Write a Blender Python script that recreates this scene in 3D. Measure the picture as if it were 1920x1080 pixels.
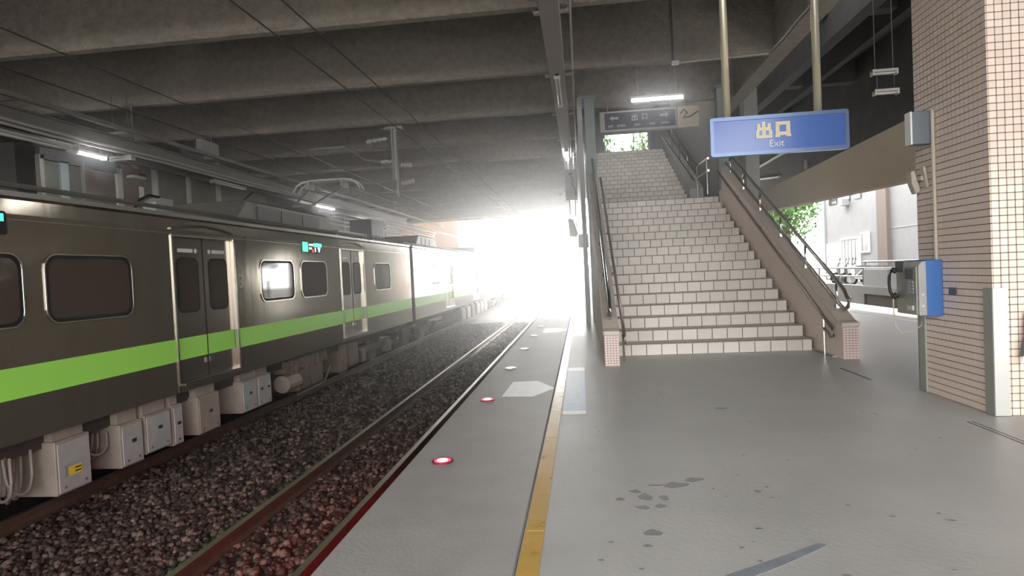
import bpy, bmesh, math, random
import numpy as np
from mathutils import Vector, Matrix
random.seed(7)
for o in list(bpy.data.objects):
    bpy.data.objects.remove(o)
S = bpy.context.scene
COL = S.collection

# ------------------------------------------------------------------ camera
F = 1150.0
cam_d = bpy.data.cameras.new('camera')
cam = bpy.data.objects.new('camera', cam_d)
COL.objects.link(cam)
cam_d.sensor_width = 36.0
cam_d.lens = F / 1920.0 * 36.0
cam_d.clip_end = 400
D = Vector((130 / F, 36 / F, 1.0)).normalized()          # the track direction seen in camera axes
U = Vector((-math.sin(.044), math.cos(.044), 0))
U = (U - D * U.dot(D)).normalized()
R = Vector((U.y * D.z - U.z * D.y, U.z * D.x - U.x * D.z, U.x * D.y - U.y * D.x))
if R.x < 0:
    R = -R
m3 = Matrix(((R.x, R.y, -R.z), (D.x, D.y, -D.z), (U.x, U.y, -U.z)))
cam.matrix_world = Matrix.Translation((0, 0, 1.3)) @ m3.to_4x4()
S.camera = cam

# ------------------------------------------------------------------ sky, exposure
S.view_settings.view_transform = 'Standard'
S.view_settings.look = 'None'
S.view_settings.gamma = 1
S.view_settings.exposure = 0.22
S.view_settings.use_curve_mapping = False
W = bpy.data.worlds.new('overcast_sky')
S.world = W
W.use_nodes = True
bg = W.node_tree.nodes['Background']
bg.inputs['Color'].default_value = (1.0, .985, .96, 1)
SUN_AZ, SUN_EL = math.radians(15), math.radians(23)      # a low veiled sun ahead, right of the tracks
SUN = Vector((math.sin(SUN_AZ) * math.cos(SUN_EL), math.cos(SUN_AZ) * math.cos(SUN_EL), math.sin(SUN_EL)))
wn, wl_ = W.node_tree.nodes, W.node_tree.links
wtc = wn.new('ShaderNodeTexCoord')
wdot = wn.new('ShaderNodeVectorMath'); wdot.operation = 'DOT_PRODUCT'
wdot.inputs[1].default_value = SUN
wl_.new(wtc.outputs['Generated'], wdot.inputs[0])
wmx = wn.new('ShaderNodeMath'); wmx.operation = 'MAXIMUM'; wmx.inputs[1].default_value = 0
wl_.new(wdot.outputs['Value'], wmx.inputs[0])
wpw = wn.new('ShaderNodeMath'); wpw.operation = 'POWER'; wpw.inputs[1].default_value = 7
wl_.new(wmx.outputs[0], wpw.inputs[0])
wma = wn.new('ShaderNodeMath'); wma.operation = 'MULTIPLY_ADD'
wma.inputs[1].default_value = 22.0      # bright hazy sky around the sun
wma.inputs[2].default_value = 7.5       # the rest of the overcast sky
wl_.new(wpw.outputs[0], wma.inputs[0])
wl_.new(wma.outputs[0], bg.inputs['Strength'])
sund = bpy.data.lights.new('sun', 'SUN'); sund.energy = 13; sund.angle = math.radians(4); sund.color = (1, .95, .86)
suno = bpy.data.objects.new('sun', sund); COL.objects.link(suno)
suno.rotation_euler = SUN.to_track_quat('Z', 'Y').to_euler()
S.cycles.use_denoising = True
S.cycles.max_bounces = 7
S.cycles.diffuse_bounces = 5
S.cycles.glossy_bounces = 4
S.cycles.volume_bounces = 1
S.cycles.sample_clamp_indirect = 8.0
S.cycles.caustics_reflective = False
S.cycles.caustics_refractive = False

# ------------------------------------------------------------------ materials
def mat(name, col, rough=.6, metal=0., var=0., vscale=4., col2=None, bump=0., bscale=60., rnd=0., emit=0., stretch=None, spec=.5, coat=0., rvar=0.):
    m = bpy.data.materials.new(name)
    m.use_nodes = True
    nt = m.node_tree
    N, L = nt.nodes, nt.links
    b = N['Principled BSDF']
    b.inputs['Roughness'].default_value = rough
    b.inputs['Metallic'].default_value = metal
    b.inputs['Specular IOR Level'].default_value = spec
    b.inputs['Coat Weight'].default_value = coat
    b.inputs['Coat Roughness'].default_value = .12
    c4 = (*col, 1)
    b.inputs['Base Color'].default_value = c4
    tc = N.new('ShaderNodeTexCoord')
    src = tc.outputs['Object']
    if stretch:
        mp = N.new('ShaderNodeMapping')
        mp.inputs['Scale'].default_value = stretch
        L.new(src, mp.inputs['Vector'])
        src = mp.outputs['Vector']
    out = None
    if var > 0:
        n = N.new('ShaderNodeTexNoise')
        n.inputs['Scale'].default_value = vscale
        n.inputs['Detail'].default_value = 7
        n.inputs['Roughness'].default_value = .62
        L.new(src, n.inputs['Vector'])
        rmp = N.new('ShaderNodeValToRGB')
        rmp.color_ramp.elements[0].position = .32
        rmp.color_ramp.elements[1].position = .68
        lo = tuple(max(0, x * (1 - var)) for x in col) if col2 is None else col2
        rmp.color_ramp.elements[0].color = (*lo, 1)
        rmp.color_ramp.elements[1].color = c4
        L.new(n.outputs['Fac'], rmp.inputs['Fac'])
        out = rmp.outputs['Color']
        if rvar:
            mr = N.new('ShaderNodeMapRange')
            mr.inputs['To Min'].default_value = rough - rvar
            mr.inputs['To Max'].default_value = rough + rvar
            L.new(n.outputs['Fac'], mr.inputs['Value'])
            L.new(mr.outputs['Result'], b.inputs['Roughness'])
    if rnd > 0:
        oi = N.new('ShaderNodeObjectInfo')
        hs = N.new('ShaderNodeHueSaturation')
        mr = N.new('ShaderNodeMapRange')
        mr.inputs['To Min'].default_value = 1 - rnd
        mr.inputs['To Max'].default_value = 1 + rnd
        L.new(oi.outputs['Random'], mr.inputs['Value'])
        L.new(mr.outputs['Result'], hs.inputs['Value'])
        if out is None:
            hs.inputs['Color'].default_value = c4
        else:
            L.new(out, hs.inputs['Color'])
        out = hs.outputs['Color']
    if out is not None:
        L.new(out, b.inputs['Base Color'])
    if bump > 0:
        n2 = N.new('ShaderNodeTexNoise')
        n2.inputs['Scale'].default_value = bscale
        n2.inputs['Detail'].default_value = 4
        L.new(src, n2.inputs['Vector'])
        bp = N.new('ShaderNodeBump')
        bp.inputs['Strength'].default_value = bump
        bp.inputs['Distance'].default_value = .055
        L.new(n2.outputs['Fac'], bp.inputs['Height'])
        L.new(bp.outputs['Normal'], b.inputs['Normal'])
    if emit > 0:
        b.inputs['Emission Color'].default_value = c4
        b.inputs['Emission Strength'].default_value = emit
    return m

M = {}
M['floor'] = mat('painted_concrete_floor', (.56, .555, .535), .42, var=.16, vscale=1.1, bump=.05, bscale=30, rvar=.14)
M['coping'] = mat('platform_edge_concrete', (.46, .44, .425), .46, var=.18, vscale=2.2, bump=.08, bscale=40, rvar=.1)
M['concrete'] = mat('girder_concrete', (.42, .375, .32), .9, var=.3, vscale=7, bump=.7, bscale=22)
M['dark_concrete'] = mat('shaded_concrete', (.10, .097, .093), .9, var=.3, vscale=1.5, bump=.2, bscale=30)  # shade of the dark roof bays put into the concrete colour
M['plain_wall'] = mat('grey_plaster', (.42, .42, .41), .8, var=.12, vscale=1.2)
M['beige'] = mat('beige_render', (.60, .52, .41), .75, var=.08, vscale=1.0)
M['ballast'] = mat('ballast_bed', (.035, .025, .021), .95, var=.5, vscale=14, bump=.8, bscale=30)
M['stone'] = mat('ballast_stone', (.21, .16, .14), .8, var=.5, vscale=9)
M['rail_rust'] = mat('rusty_rail', (.10, .065, .045), .8, var=.4, vscale=9)
M['rail_head'] = mat('polished_rail_head', (.66, .62, .57), .36, metal=1.0)
M['sleeper'] = mat('sleeper_concrete', (.06, .042, .036), .9, var=.35, vscale=6)
M['steel'] = mat('brushed_stainless_steel', (.29, .262, .212), .13, metal=.68, var=.12, vscale=3, bump=.035, bscale=2.4, stretch=(1, 1.6, .25))
M['steel_roof'] = mat('painted_roof_steel', (.26, .245, .22), .5, metal=.4, var=.15)
M['steel_trim'] = mat('polished_steel_trim', (.72, .69, .64), .2, metal=1.0)
M['steel_door'] = mat('brushed_door_steel', (.27, .242, .205), .2, metal=.75, bump=.02, bscale=3, stretch=(1, 1.6, .25))
M['rubber'] = mat('black_rubber', (.015, .015, .015), .7)
M['pane'] = mat('tinted_window_glass', (.085, .066, .054), .05, spec=.6)
M['green'] = mat('bright_green_stripe', (.44, .96, .14), .45)
M['under_white'] = mat('off_white_equipment_paint', (.44, .45, .44), .55, var=.2, vscale=5)
M['under_beige'] = mat('dusty_beige_equipment_paint', (.36, .31, .265), .65, var=.25, vscale=4)
M['under_dark'] = mat('dark_underframe', (.06, .055, .05), .8, var=.3)
M['under_brown'] = mat('dusty_brown_machinery', (.20, .15, .115), .8, var=.4, vscale=6)
M['hose'] = mat('grey_cable_hose', (.30, .27, .24), .6)
M['yellow_label'] = mat('yellow_label', (.85, .65, .06), .5)
M['black'] = mat('matt_black', (.02, .02, .02), .6)
M['white'] = mat('white_paint', (.82, .82, .80), .5)
M['grey'] = mat('grey_paint', (.34, .35, .35), .55)
M['box_grey'] = mat('blue_grey_box', (.16, .18, .21), .5)
M['dark_grey'] = mat('dark_grey_metal', (.12, .12, .125), .5)
M['riser'] = mat('cream_riser_tile', (.70, .66, .61), .38, rnd=.08, var=.05, vscale=8)
M['tread'] = mat('stair_tread_terrazzo', (.56, .52, .475), .5, var=.12, vscale=12)
M['grout'] = mat('dark_grout', (.11, .085, .07), .9)
M['nosing'] = mat('dark_stair_nosing', (.24, .21, .185), .6)
M['pink'] = mat('pink_mosaic_tile', (.80, .66, .575), .2, rnd=.06)
M['pink_small'] = mat('pink_small_mosaic_tile', (.76, .60, .57), .25, var=.06)
M['parapet'] = mat('pinkish_parapet_mosaic', (.78, .65, .58), .6, var=.12, vscale=22, bump=.15, bscale=90)
M['cap'] = mat('parapet_cap_stone', (.62, .55, .48), .5, var=.15, vscale=7)
M['chrome'] = mat('stainless_handrail', (.66, .65, .62), .18, metal=1.0)
M['dark_rail'] = mat('dull_handrail', (.40, .36, .31), .3, metal=.8)
M['teal'] = mat('grey_green_column_paint', (.20, .245, .24), .5)
M['blue_sign'] = mat('blue_sign_face', (.115, .215, .60), .22, spec=.6)
M['blue_frame'] = mat('light_blue_sign_frame', (.22, .31, .52), .35, metal=.3)
M['cream'] = mat('cream_letter', (.86, .72, .40), .4)
M['letter_white'] = mat('white_letter', (.9, .9, .88), .4)
M['pole'] = mat('cream_sign_pole', (.66, .60, .46), .3, metal=.35)
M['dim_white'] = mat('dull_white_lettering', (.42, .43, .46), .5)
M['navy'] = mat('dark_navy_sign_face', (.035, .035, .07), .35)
M['phone_metal'] = mat('phone_case_metal', (.42, .42, .39), .4, metal=.7, var=.15, vscale=20)
M['phone_blue'] = mat('blue_phone_housing', (.06, .17, .46), .45)
M['guard'] = mat('steel_corner_guard', (.66, .66, .63), .3, metal=.6)
M['guard_dull'] = mat('dull_corner_guard', (.40, .41, .38), .45, metal=.4)
M['conduit'] = mat('cream_conduit', (.50, .46, .38), .5)
M['yellow'] = mat('worn_yellow_line', (.80, .50, .09), .3, coat=.9, var=.2, vscale=6, rvar=.12)
M['sticker'] = mat('white_floor_sticker', (.80, .81, .85), .35, var=.14, vscale=9)
M['sticker_blue'] = mat('pale_blue_floor_sticker', (.50, .66, .84), .38, var=.3, vscale=14, stretch=(1, 3, 1))
M['scuff'] = mat('worn_blue_tape', (.33, .37, .42), .45, var=.3, vscale=7)
M['wet'] = mat('damp_spot', (.27, .268, .26), .4)
M['led_ring'] = mat('led_ring', (.28, .05, .06), .3, metal=.5)
M['led_red'] = mat('lit_red_led', (1.0, .012, .03), .4, emit=9)
M['led_core'] = mat('lit_red_led_core', (1.0, .42, .46), .4, emit=5)
M['led_off'] = mat('clear_led_lens', (.95, .95, .95), .14, metal=.9)
M['tube'] = mat('lit_fluorescent_tube', (1.0, .985, 1.0), .4, emit=65)
M['tube_off'] = mat('unlit_fluorescent_tube', (.74, .72, .66), .3)
M['fixture'] = mat('fixture_housing', (.52, .50, .46), .5)
M['duct'] = mat('taupe_cable_duct', (.34, .295, .28), .6)
M['brickred'] = mat('brown_brick_panel', (.26, .175, .135), .8, var=.2, vscale=10)
M['oldpane'] = mat('dusty_window_glass', (.10, .105, .088), .25, var=.25, vscale=3)
M['brownpane'] = mat('brown_dusty_glass', (.13, .085, .06), .3, var=.3, vscale=3)
M['olive'] = mat('olive_grey_wall', (.27, .26, .20), .8, var=.15)
M['window_dark'] = mat('dark_window_glass', (.04, .045, .05), .08)
M['steel_beam'] = mat('dull_canopy_steel', (.20, .185, .165), .6, var=.2)
M['wire'] = mat('overhead_wire', (.05, .05, .05), .5)
M['cat_arm'] = mat('galvanised_arm', (.34, .34, .34), .5, metal=.3)
M['insul'] = mat('porcelain_insulator', (.62, .62, .62), .3)
M['facade'] = mat('pale_facade_tile', (.30, .30, .312), .7, var=.10, vscale=2.2, bump=.1, bscale=25)
M['facade_brown'] = mat('brown_pilaster', (.19, .155, .135), .8)
M['wall_white'] = mat('weathered_white_panel', (.36, .36, .37), .6, var=.1)
M['shutter'] = mat('grey_roller_shutter', (.40, .41, .42), .5)
M['bark'] = mat('tree_bark', (.12, .085, .06), .9)
M['leaf'] = mat('tree_leaf', (.12, .26, .05), .6, var=.6, vscale=2.5, col2=(.03, .10, .015))
M['orange'] = mat('orange_plastic', (.85, .25, .06), .5)
M['asphalt'] = mat('grey_asphalt', (.12, .12, .115), .9, var=.2)
M['disp_green'] = mat('green_led_display', (.05, 1.0, .35), .4, emit=2.2)
M['disp_white'] = mat('white_led_display', (.9, 1.0, .95), .4, emit=2.0)
M['disp_red'] = mat('red_led_display', (1.0, .04, .06), .4, emit=1.6)
M['veil_mat'] = None

# ------------------------------------------------------------------ builders
ORG = {}
class MB:
    def __init__(s): s.v = []; s.f = []
    def add(s, vs, fs):
        k = len(s.v); s.v += [tuple(v) for v in vs]; s.f += [tuple(i + k for i in f) for f in fs]; return s
    def box(s, x0, x1, y0, y1, z0, z1):
        vs = [(x, y, z) for z in (z0, z1) for y in (y0, y1) for x in (x0, x1)]
        return s.add(vs, [(0, 2, 3, 1), (4, 5, 7, 6), (0, 1, 5, 4), (2, 6, 7, 3), (0, 4, 6, 2), (1, 3, 7, 5)])
    def prism(s, pts, ax, a0, a1):
        n = len(pts)
        mk = {'x': lambda p, a: (a, p[0], p[1]), 'y': lambda p, a: (p[0], a, p[1]), 'z': lambda p, a: (p[0], p[1], a)}[ax]
        vs = [mk(p, a0) for p in pts] + [mk(p, a1) for p in pts]
        return s.add(vs, [tuple(range(n)), tuple(range(2 * n - 1, n - 1, -1))] + [(i, (i + 1) % n, n + (i + 1) % n, n + i) for i in range(n)])
    def ring(s, outer, inner, ax, a0, a1):
        n = len(outer)
        mk = {'x': lambda p, a: (a, p[0], p[1]), 'y': lambda p, a: (p[0], a, p[1]), 'z': lambda p, a: (p[0], p[1], a)}[ax]
        vs = [mk(p, a0) for p in outer] + [mk(p, a0) for p in inner] + [mk(p, a1) for p in outer] + [mk(p, a1) for p in inner]
        fs = []
        for i in range(n):
            j = (i + 1) % n
            fs += [(i, j, n + j, n + i), (2 * n + i, 3 * n + i, 3 * n + j, 2 * n + j), (i, 2 * n + i, 2 * n + j, j), (n + i, n + j, 3 * n + j, 3 * n + i)]
        return s.add(vs, fs)
    def tube(s, path, r, n=8, closed=False):
        P = [Vector(p) for p in path]; k = len(P); vs = []; fs = []
        for i in range(k):
            a = P[i - 1] if (i > 0 or closed) else P[i]
            b = P[(i + 1) % k] if (i < k - 1 or closed) else P[i]
            t = (b - a).normalized()
            h = Vector((0, 0, 1)) if abs(t.z) < .93 else Vector((1, 0, 0))
            u = t.cross(h).normalized(); w = t.cross(u).normalized()
            for q in range(n):
                an = 2 * math.pi * q / n
                vs.append(P[i] + (u * math.cos(an) + w * math.sin(an)) * r)
        for i in range(k if closed else k - 1):
            j = (i + 1) % k
            for q in range(n):
                q2 = (q + 1) % n
                fs.append((i * n + q, i * n + q2, j * n + q2, j * n + q))
        if not closed:
            fs += [tuple(range(n)), tuple(range(k * n - 1, (k - 1) * n - 1, -1))]
        return s.add(vs, fs)
    def cyl(s, p0, p1, r, n=12): return s.tube([p0, p1], r, n)
    def build(s, name, m, parent=None, bevel=0., smooth=False, kind=None, label=None, cat=None, group=None, recalc=True):
        me = bpy.data.meshes.new(name)
        if parent is not None:
            off = ORG[parent]
        else:
            xs, ys, zs = zip(*s.v)
            off = Vector(((min(xs) + max(xs)) / 2, (min(ys) + max(ys)) / 2, min(zs)))
        me.from_pydata([(x - off.x, y - off.y, z - off.z) for x, y, z in s.v], [], s.f)
        if recalc:
            bm = bmesh.new(); bm.from_mesh(me)
            bmesh.ops.recalc_face_normals(bm, faces=bm.faces)
            if bevel > 0:
                es = [e for e in bm.edges if len(e.link_faces) == 2 and e.calc_face_angle(0) > .6]
                bmesh.ops.bevel(bm, geom=es, offset=bevel, segments=1, affect='EDGES')
            bm.to_mesh(me); bm.free()
        if smooth:
            for p in me.polygons: p.use_smooth = True
        me.materials.append(m)
        o = bpy.data.objects.new(name, me)
        COL.objects.link(o)
        ORG[o] = off
        if parent is not None: o.parent = parent
        else: o.location = off
        tag(o, label, cat, group, kind)
        return o

def tag(o, label=None, cat=None, group=None, kind=None):
    if label: o['label'] = label
    if cat: o['category'] = cat
    if group: o['group'] = group
    if kind: o['kind'] = kind
    return o

def thing(name, loc, label, cat, group=None, kind=None):
    o = bpy.data.objects.new(name, None)
    o.empty_display_size = .1
    COL.objects.link(o); o.location = loc
    ORG[o] = Vector(loc)
    return tag(o, label, cat, group, kind)

def piece(name, me, parent, pos):
    o = bpy.data.objects.new(name, me)
    COL.objects.link(o); o.parent = parent
    o.location = Vector(pos) - ORG[parent]
    ORG[o] = Vector(pos)
    return o

def mesh_of(mb, m, bevel=0.):
    o = mb.build('piece_source', m, None, bevel=bevel)
    me = o.data
    me.transform(Matrix.Translation(o.location))
    bpy.data.objects.remove(o)
    return me

def rrect(y0, y1, z0, z1, r, n=5):
    pts = []
    for cx, cz, a0 in ((y1 - r, z1 - r, 0), (y0 + r, z1 - r, 90), (y0 + r, z0 + r, 180), (y1 - r, z0 + r, 270)):
        for i in range(n + 1):
            a = math.radians(a0 + 90 * i / n)
            pts.append((cx + r * math.cos(a), cz + r * math.sin(a)))
    return pts

def ellipse(cx, cy, rx, ry, n=16): return [(cx + rx * math.cos(2 * math.pi * i / n), cy + ry * math.sin(2 * math.pi * i / n)) for i in range(n)]

def text(name, body, size, m, parent, pos, rot, ext=.004):
    c = bpy.data.curves.new(name, 'FONT')
    c.body = body; c.size = size; c.extrude = ext; c.align_x = 'CENTER'; c.align_y = 'CENTER'
    c.materials.append(m)
    q = bpy.data.objects.new('text_source', c)
    COL.objects.link(q)
    me = bpy.data.meshes.new_from_object(q.evaluated_get(bpy.context.evaluated_depsgraph_get()))
    bpy.data.objects.remove(q)
    o = bpy.data.objects.new(name, me)
    COL.objects.link(o); o.parent = parent
    o.location = Vector(pos) - ORG[parent]; o.rotation_euler = rot
    return o

# ================================================================== SETTING
EDGE = -1.26           # platform edge
REDGE = 7.4            # right edge of the island platform
RT = -1.05             # rail top
# platform slab
fl = thing('floor', (0, 20, 0), 'grey painted concrete floor of the island platform with damp spots', 'floor', kind='structure')
MB().box(-.34, REDGE - .95, -12, 110, -.35, 0).build('slab', M['floor'], fl)
MB().box(EDGE, -.344, -12, 110, -.35, 0).build('edge_strip', M['coping'], fl, bevel=.012)
MB().box(REDGE - .946, REDGE, -12, 110, -.35, 0).build('edge_strip', M['coping'], fl)
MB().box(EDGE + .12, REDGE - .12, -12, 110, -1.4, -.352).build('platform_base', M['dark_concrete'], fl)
# damp spots, one loose scatter
b = MB()
rs = random.Random(3)
def blob(x, y, rx, ry):
    k = 10; ph = rs.random() * 6
    pts = [(x + rx * (1 + .25 * math.sin(2 * t + ph)) * math.cos(t), y + ry * (1 + .25 * math.cos(3 * t + ph)) * math.sin(t)) for t in [2 * math.pi * i / k for i in range(k)]]
    b.prism(pts, 'z', .0005, .002)
for x, y, rx, ry in [(.16, 3.44, .022, .03), (.25, 3.56, .035, .03), (.30, 3.47, .035, .055), (.40, 3.46, .03, .04), (.27, 3.32, .045, .03), (.37, 3.34, .03, .03), (.50, 3.66, .075, .05), (.38, 3.66, .06, .015), (.29, 3.0, .04, .04), (.25, 2.86, .02, .02), (.62, 3.75, .06, .04),
                     (.28, 2.55, .02, .012), (.70, 3.60, .012, .012), (.93, 3.55, .02, .02), (1.0, 3.62, .012, .012), (.98, 3.45, .014, .01), (1.72, 3.15, .03, .012), (1.48, 3.2, .02, .008), (.08, 2.9, .016, .01), (.03, 2.72, .018, .01), (.2, 2.64, .015, .01), (.8, 3.05, .02, .012), (1.18, 5.6, .07, .03), (1.02, 2.6, .02, .01)]:
    blob(x, y, rx, ry)
for i in range(38):
    blob(rs.uniform(-.1, 2.6), rs.uniform(2.6, 6.5), rs.uniform(.005, .013), rs.uniform(.005, .012))
b.build('damp_spots', M['wet'], fl, kind='stuff')
b = MB(); b.box(2.86, 2.875, 3.4, 5.0, 0, .0015)
b.box(2.90, 2.91, 3.4, 5.0, 0, .0015); b.box(2.94, 2.965, 6.75, 7.5, 0, .003)
b.build('floor_joint', M['dark_grey'], fl)

# yellow lines, in lengths
yl = thing('yellow_line', (-.29, 20, 0), 'worn yellow line along the near platform edge, fading towards the tunnel mouth', 'line')
y = -3.0; k = 0
while y < 60:
    ln = .86
    if k < 70:
        MB().box(-.335, -.24, y, y + ln - .006, 0, .004).build('line_segment', M['yellow'], yl)
    y += ln; k += 1
MB().box(-.335, -.24, y, 110, 0, .004).build('line_segment', M['yellow'], yl)
MB().box(6.22, 6.32, -3, 110, 0, .004).build('yellow_line', M['sticker'], label='pale line along the far right platform edge behind the tiled column', cat='line')

# ground, trackbeds
gr = thing('ground', (-4, 30, -1.45), 'dark ballast bed of the tracks below the platform', 'ground', kind='structure')
MB().box(-8.1, EDGE + .12, -12, 140, -1.6, -1.21).build('track_bed', M['ballast'], gr)
MB().box(REDGE - .12, 11.2, -12, 140, -1.6, -1.21).build('track_bed', M['ballast'], gr)
MB().box(11.4, 90, -20, 160, -.3, -.05).build('ground', M['asphalt'], label='grey asphalt yard outside beyond the white wall', cat='ground', kind='structure')
MB().box(-90, -15.2, -20, 160, -.3, -.05).build('ground', M['asphalt'], label='grey ground outside behind the far platform', cat='ground', kind='structure')
MB().box(-60, 60, -60, -12.1, -.5, -.02).build('ground', M['asphalt'], label='open ground behind the viewer', cat='ground', kind='structure')

# far platform
fp = thing('platform', (-11, 20, 0), 'far platform behind the train with dark floor', 'platform', kind='structure')
MB().box(-15, -8.2, -12, 110, -1.5, 0).build('slab', M['coping'], fp)

# ceiling: slab, girders, long beams
ce = thing('ceiling', (-4, 20, 5.3), 'dark concrete viaduct roof of deep cross girders over the tracks', 'ceiling', kind='structure')
ROOF0 = -7.0
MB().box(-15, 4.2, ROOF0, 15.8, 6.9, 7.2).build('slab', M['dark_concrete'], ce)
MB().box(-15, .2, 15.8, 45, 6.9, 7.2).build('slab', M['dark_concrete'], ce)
GY = [-6.2 + 3.1 * i for i in range(17)]
for i, gy in enumerate(GY):
    x1 = 3.85 if gy < 16 else .05
    pts = [(gy, 6.9), (gy + .04, 5.36), (gy + .1, 5.3), (gy + .26, 5.3), (gy + .31, 5.36), (gy + .36, 6.9)]
    MB().prism(pts, 'x', -15, x1).build('girder', M['concrete'], ce)
MB().prism([(44.9, 7.2), (44.9, 5.36), (44.96, 5.3), (45.3, 5.3), (45.3, 7.2)], 'x', -15, .2).build('end_girder', M['concrete'], ce)
MB().box(3.85, 4.2, ROOF0, 45, 5.3, 7.2).build('long_beam', M['concrete'], ce)
MB().box(.05, .2, 15.9, 45, 5.3, 8.2).build('stairwell_wall', M['plain_wall'], ce)
MB().box(4.2, 9.2, ROOF0, 45, 7.6, 7.9).build('slab', M['dark_concrete'], ce)
MB().box(5.9, 6.2, ROOF0, 45, 6.3, 7.6).build('long_beam', M['dark_concrete'], ce)
MB().box(7.4, 7.6, ROOF0, 45, 6.7, 7.6).build('long_beam', M['dark_concrete'], ce)
for gy in (3, 9, 15, 21, 27, 33): MB().box(4.2, 9, gy, gy + .4, 6.9, 7.6).build('girder', M['dark_concrete'], ce)
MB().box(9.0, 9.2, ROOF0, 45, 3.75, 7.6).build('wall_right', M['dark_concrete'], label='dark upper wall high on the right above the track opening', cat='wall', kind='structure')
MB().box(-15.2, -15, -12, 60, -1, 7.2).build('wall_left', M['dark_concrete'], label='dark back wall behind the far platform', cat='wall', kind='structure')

br = thing('wall_brace', (8.95, 19, 4), 'pale steel struts in the dark bay behind the blue exit sign', 'brace')
MB().tube([(8.93, 34.2, 5.9), (8.93, 27.6, 5.92)], .08, 6).build('strut', M['wall_white'], br)
MB().tube([(8.93, 33.5, 5.52), (8.93, 28.6, 4.99)], .06, 6).build('strut', M['grey'], br)
MB().tube([(8.93, 25.35, 5.15), (8.93, 25.35, 4.78)], .06, 6).build('strut', M['grey'], br)
# tapering beige beam on the right
MB().prism([(-6, 2.1), (-6, 3.56), (10.16, 3.415), (18.16, 3.234), (20, 3.2), (20, 2.7), (17.0, 2.641), (10.17, 2.448)], 'x', 5.2, 5.5).build('beige_beam', M['beige'], label='long beige rendered beam above the opening right of the stairs', cat='beam', kind='structure')
MB().box(5.15, 5.55, 19.6, 20.1, 0, 6.9).build('pillar', M['plain_wall'], label='grey pillar under the far end of the beige beam', cat='pillar', kind='structure')

# haze added under the roof, stands in for lens glare around the mouth
veil_mat = bpy.data.materials.new('veiling_glare_volume'); veil_mat.use_nodes = True
nt = veil_mat.node_tree; nt.nodes.remove(nt.nodes['Principled BSDF'])
vs_ = nt.nodes.new('ShaderNodeVolumeScatter')
vs_.inputs['Color'].default_value = (.97, .98, 1, 1)
vs_.inputs['Density'].default_value = .02
vs_.inputs['Anisotropy'].default_value = .88
nt.links.new(vs_.outputs['Volume'], nt.nodes['Material Output'].inputs['Volume'])
MB().box(-14.9, 3.19, 7.0, 33, -1.19, 5.29).build('veil', veil_mat, label='pale haze added under the roof for the lens glare around the tunnel mouth', cat='veil', kind='stuff')

# ------------------------------------------------------------------ tracks
def rail_prof(cx, zt):
    return [(cx - .065, zt - .153), (cx + .065, zt - .153), (cx + .065, zt - .14), (cx + .012, zt - .12), (cx + .010, zt - .04), (cx + .0325, zt - .03), (cx + .0325, zt - .0015),
            (cx - .0325, zt - .0015), (cx - .0325, zt - .03), (cx - .010, zt - .04), (cx - .012, zt - .12), (cx - .065, zt - .14)]
slp = mesh_of(MB().prism([(-1.0, -.09), (1.0, -.09), (1.0, .0), (.95, .03), (-.95, .03), (-1.0, 0)], 'y', -.11, .11), M['sleeper'])
def track(cx, label, y_sl):
    t = thing('railway_track', (cx, 30, RT - .153), label, 'track')
    for s in (-1, 1):
        x = cx + s * .534
        r = MB().prism(rail_prof(x, RT), 'y', -12, 140).build('rail', M['rail_rust'], t)
        MB().box(x - .033, x + .033, -12, 140, RT - .0045, RT + .001).build('rail_head', M['rail_head'], r)
    y = .6
    while y < y_sl:
        piece('sleeper', slp, t, (cx, y, RT - .20)); y += .65
    return t
track(-2.925, 'empty track with two shiny rails beside the platform edge', 46)
track(-6.65, 'rusty track under the stopped train', 24)
track(9.15, 'track on the right side of the platform in front of the white wall', 34)

# ballast stones as real geometry
ico = [(0, 0, -1)] + [(.894 * math.cos(math.radians(72 * i)), .894 * math.sin(math.radians(72 * i)), -.447) for i in range(5)] + [(.894 * math.cos(math.radians(72 * i + 36)), .894 * math.sin(math.radians(72 * i + 36)), .447) for i in range(5)] + [(0, 0, 1)]
icf = [(0, (i + 1) % 5 + 1, i + 1) for i in range(5)] + [(i + 1, (i + 1) % 5 + 1, 6 + i) for i in range(5)] + [((i + 1) % 5 + 1, 6 + (i + 1) % 5, 6 + i) for i in range(5)] + [(6 + i, 6 + (i + 1) % 5, 11) for i in range(5)]
rg = np.random.default_rng(5)
def stones(n, x0, x1, y0, y1, smin, smax):
    px = rg.uniform(x0, x1, n); py = y0 + (y1 - y0) * rg.uniform(0, 1, n)
    keep = np.ones(n, bool)
    for rx in (-2.925 - .534, -2.925 + .534, -6.65 + .534): keep &= np.abs(px - rx) > .075
    px, py = px[keep], py[keep]; n = len(px)
    s = rg.uniform(smin, smax, n)
    pz = -1.215 + rg.uniform(-.01, .022, n)
    V = np.array(ico)[None] * s[:, None, None] * rg.uniform(.6, 1.25, (n, 1, 3)) * rg.uniform(.72, 1.2, (n, 12, 1))
    a = rg.uniform(0, 6.28, n); c, q = np.cos(a), np.sin(a)
    e = rg.uniform(-1, 1, n); ce_, qe = np.cos(e), np.sin(e)
    x, y, z = V[..., 0], V[..., 1], V[..., 2]
    y, z = y * ce_[:, None] - z * qe[:, None], y * qe[:, None] + z * ce_[:, None]
    x, y = x * c[:, None] - y * q[:, None], x * q[:, None] + y * c[:, None]
    V = np.stack([x + px[:, None], y + py[:, None], z + pz[:, None]], -1).reshape(-1, 3)
    Fc = (np.array(icf)[None] + (np.arange(n) * 12)[:, None, None]).reshape(-1, 3)
    return V, Fc
sets = [stones(15000, -6.05, EDGE + .05, 1.6, 7.5, .022, .046), stones(11000, -6.05, EDGE + .05, 7.5, 15, .028, .05), stones(6000, -6.05, EDGE + .05, 15, 30, .035, .06)]
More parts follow.
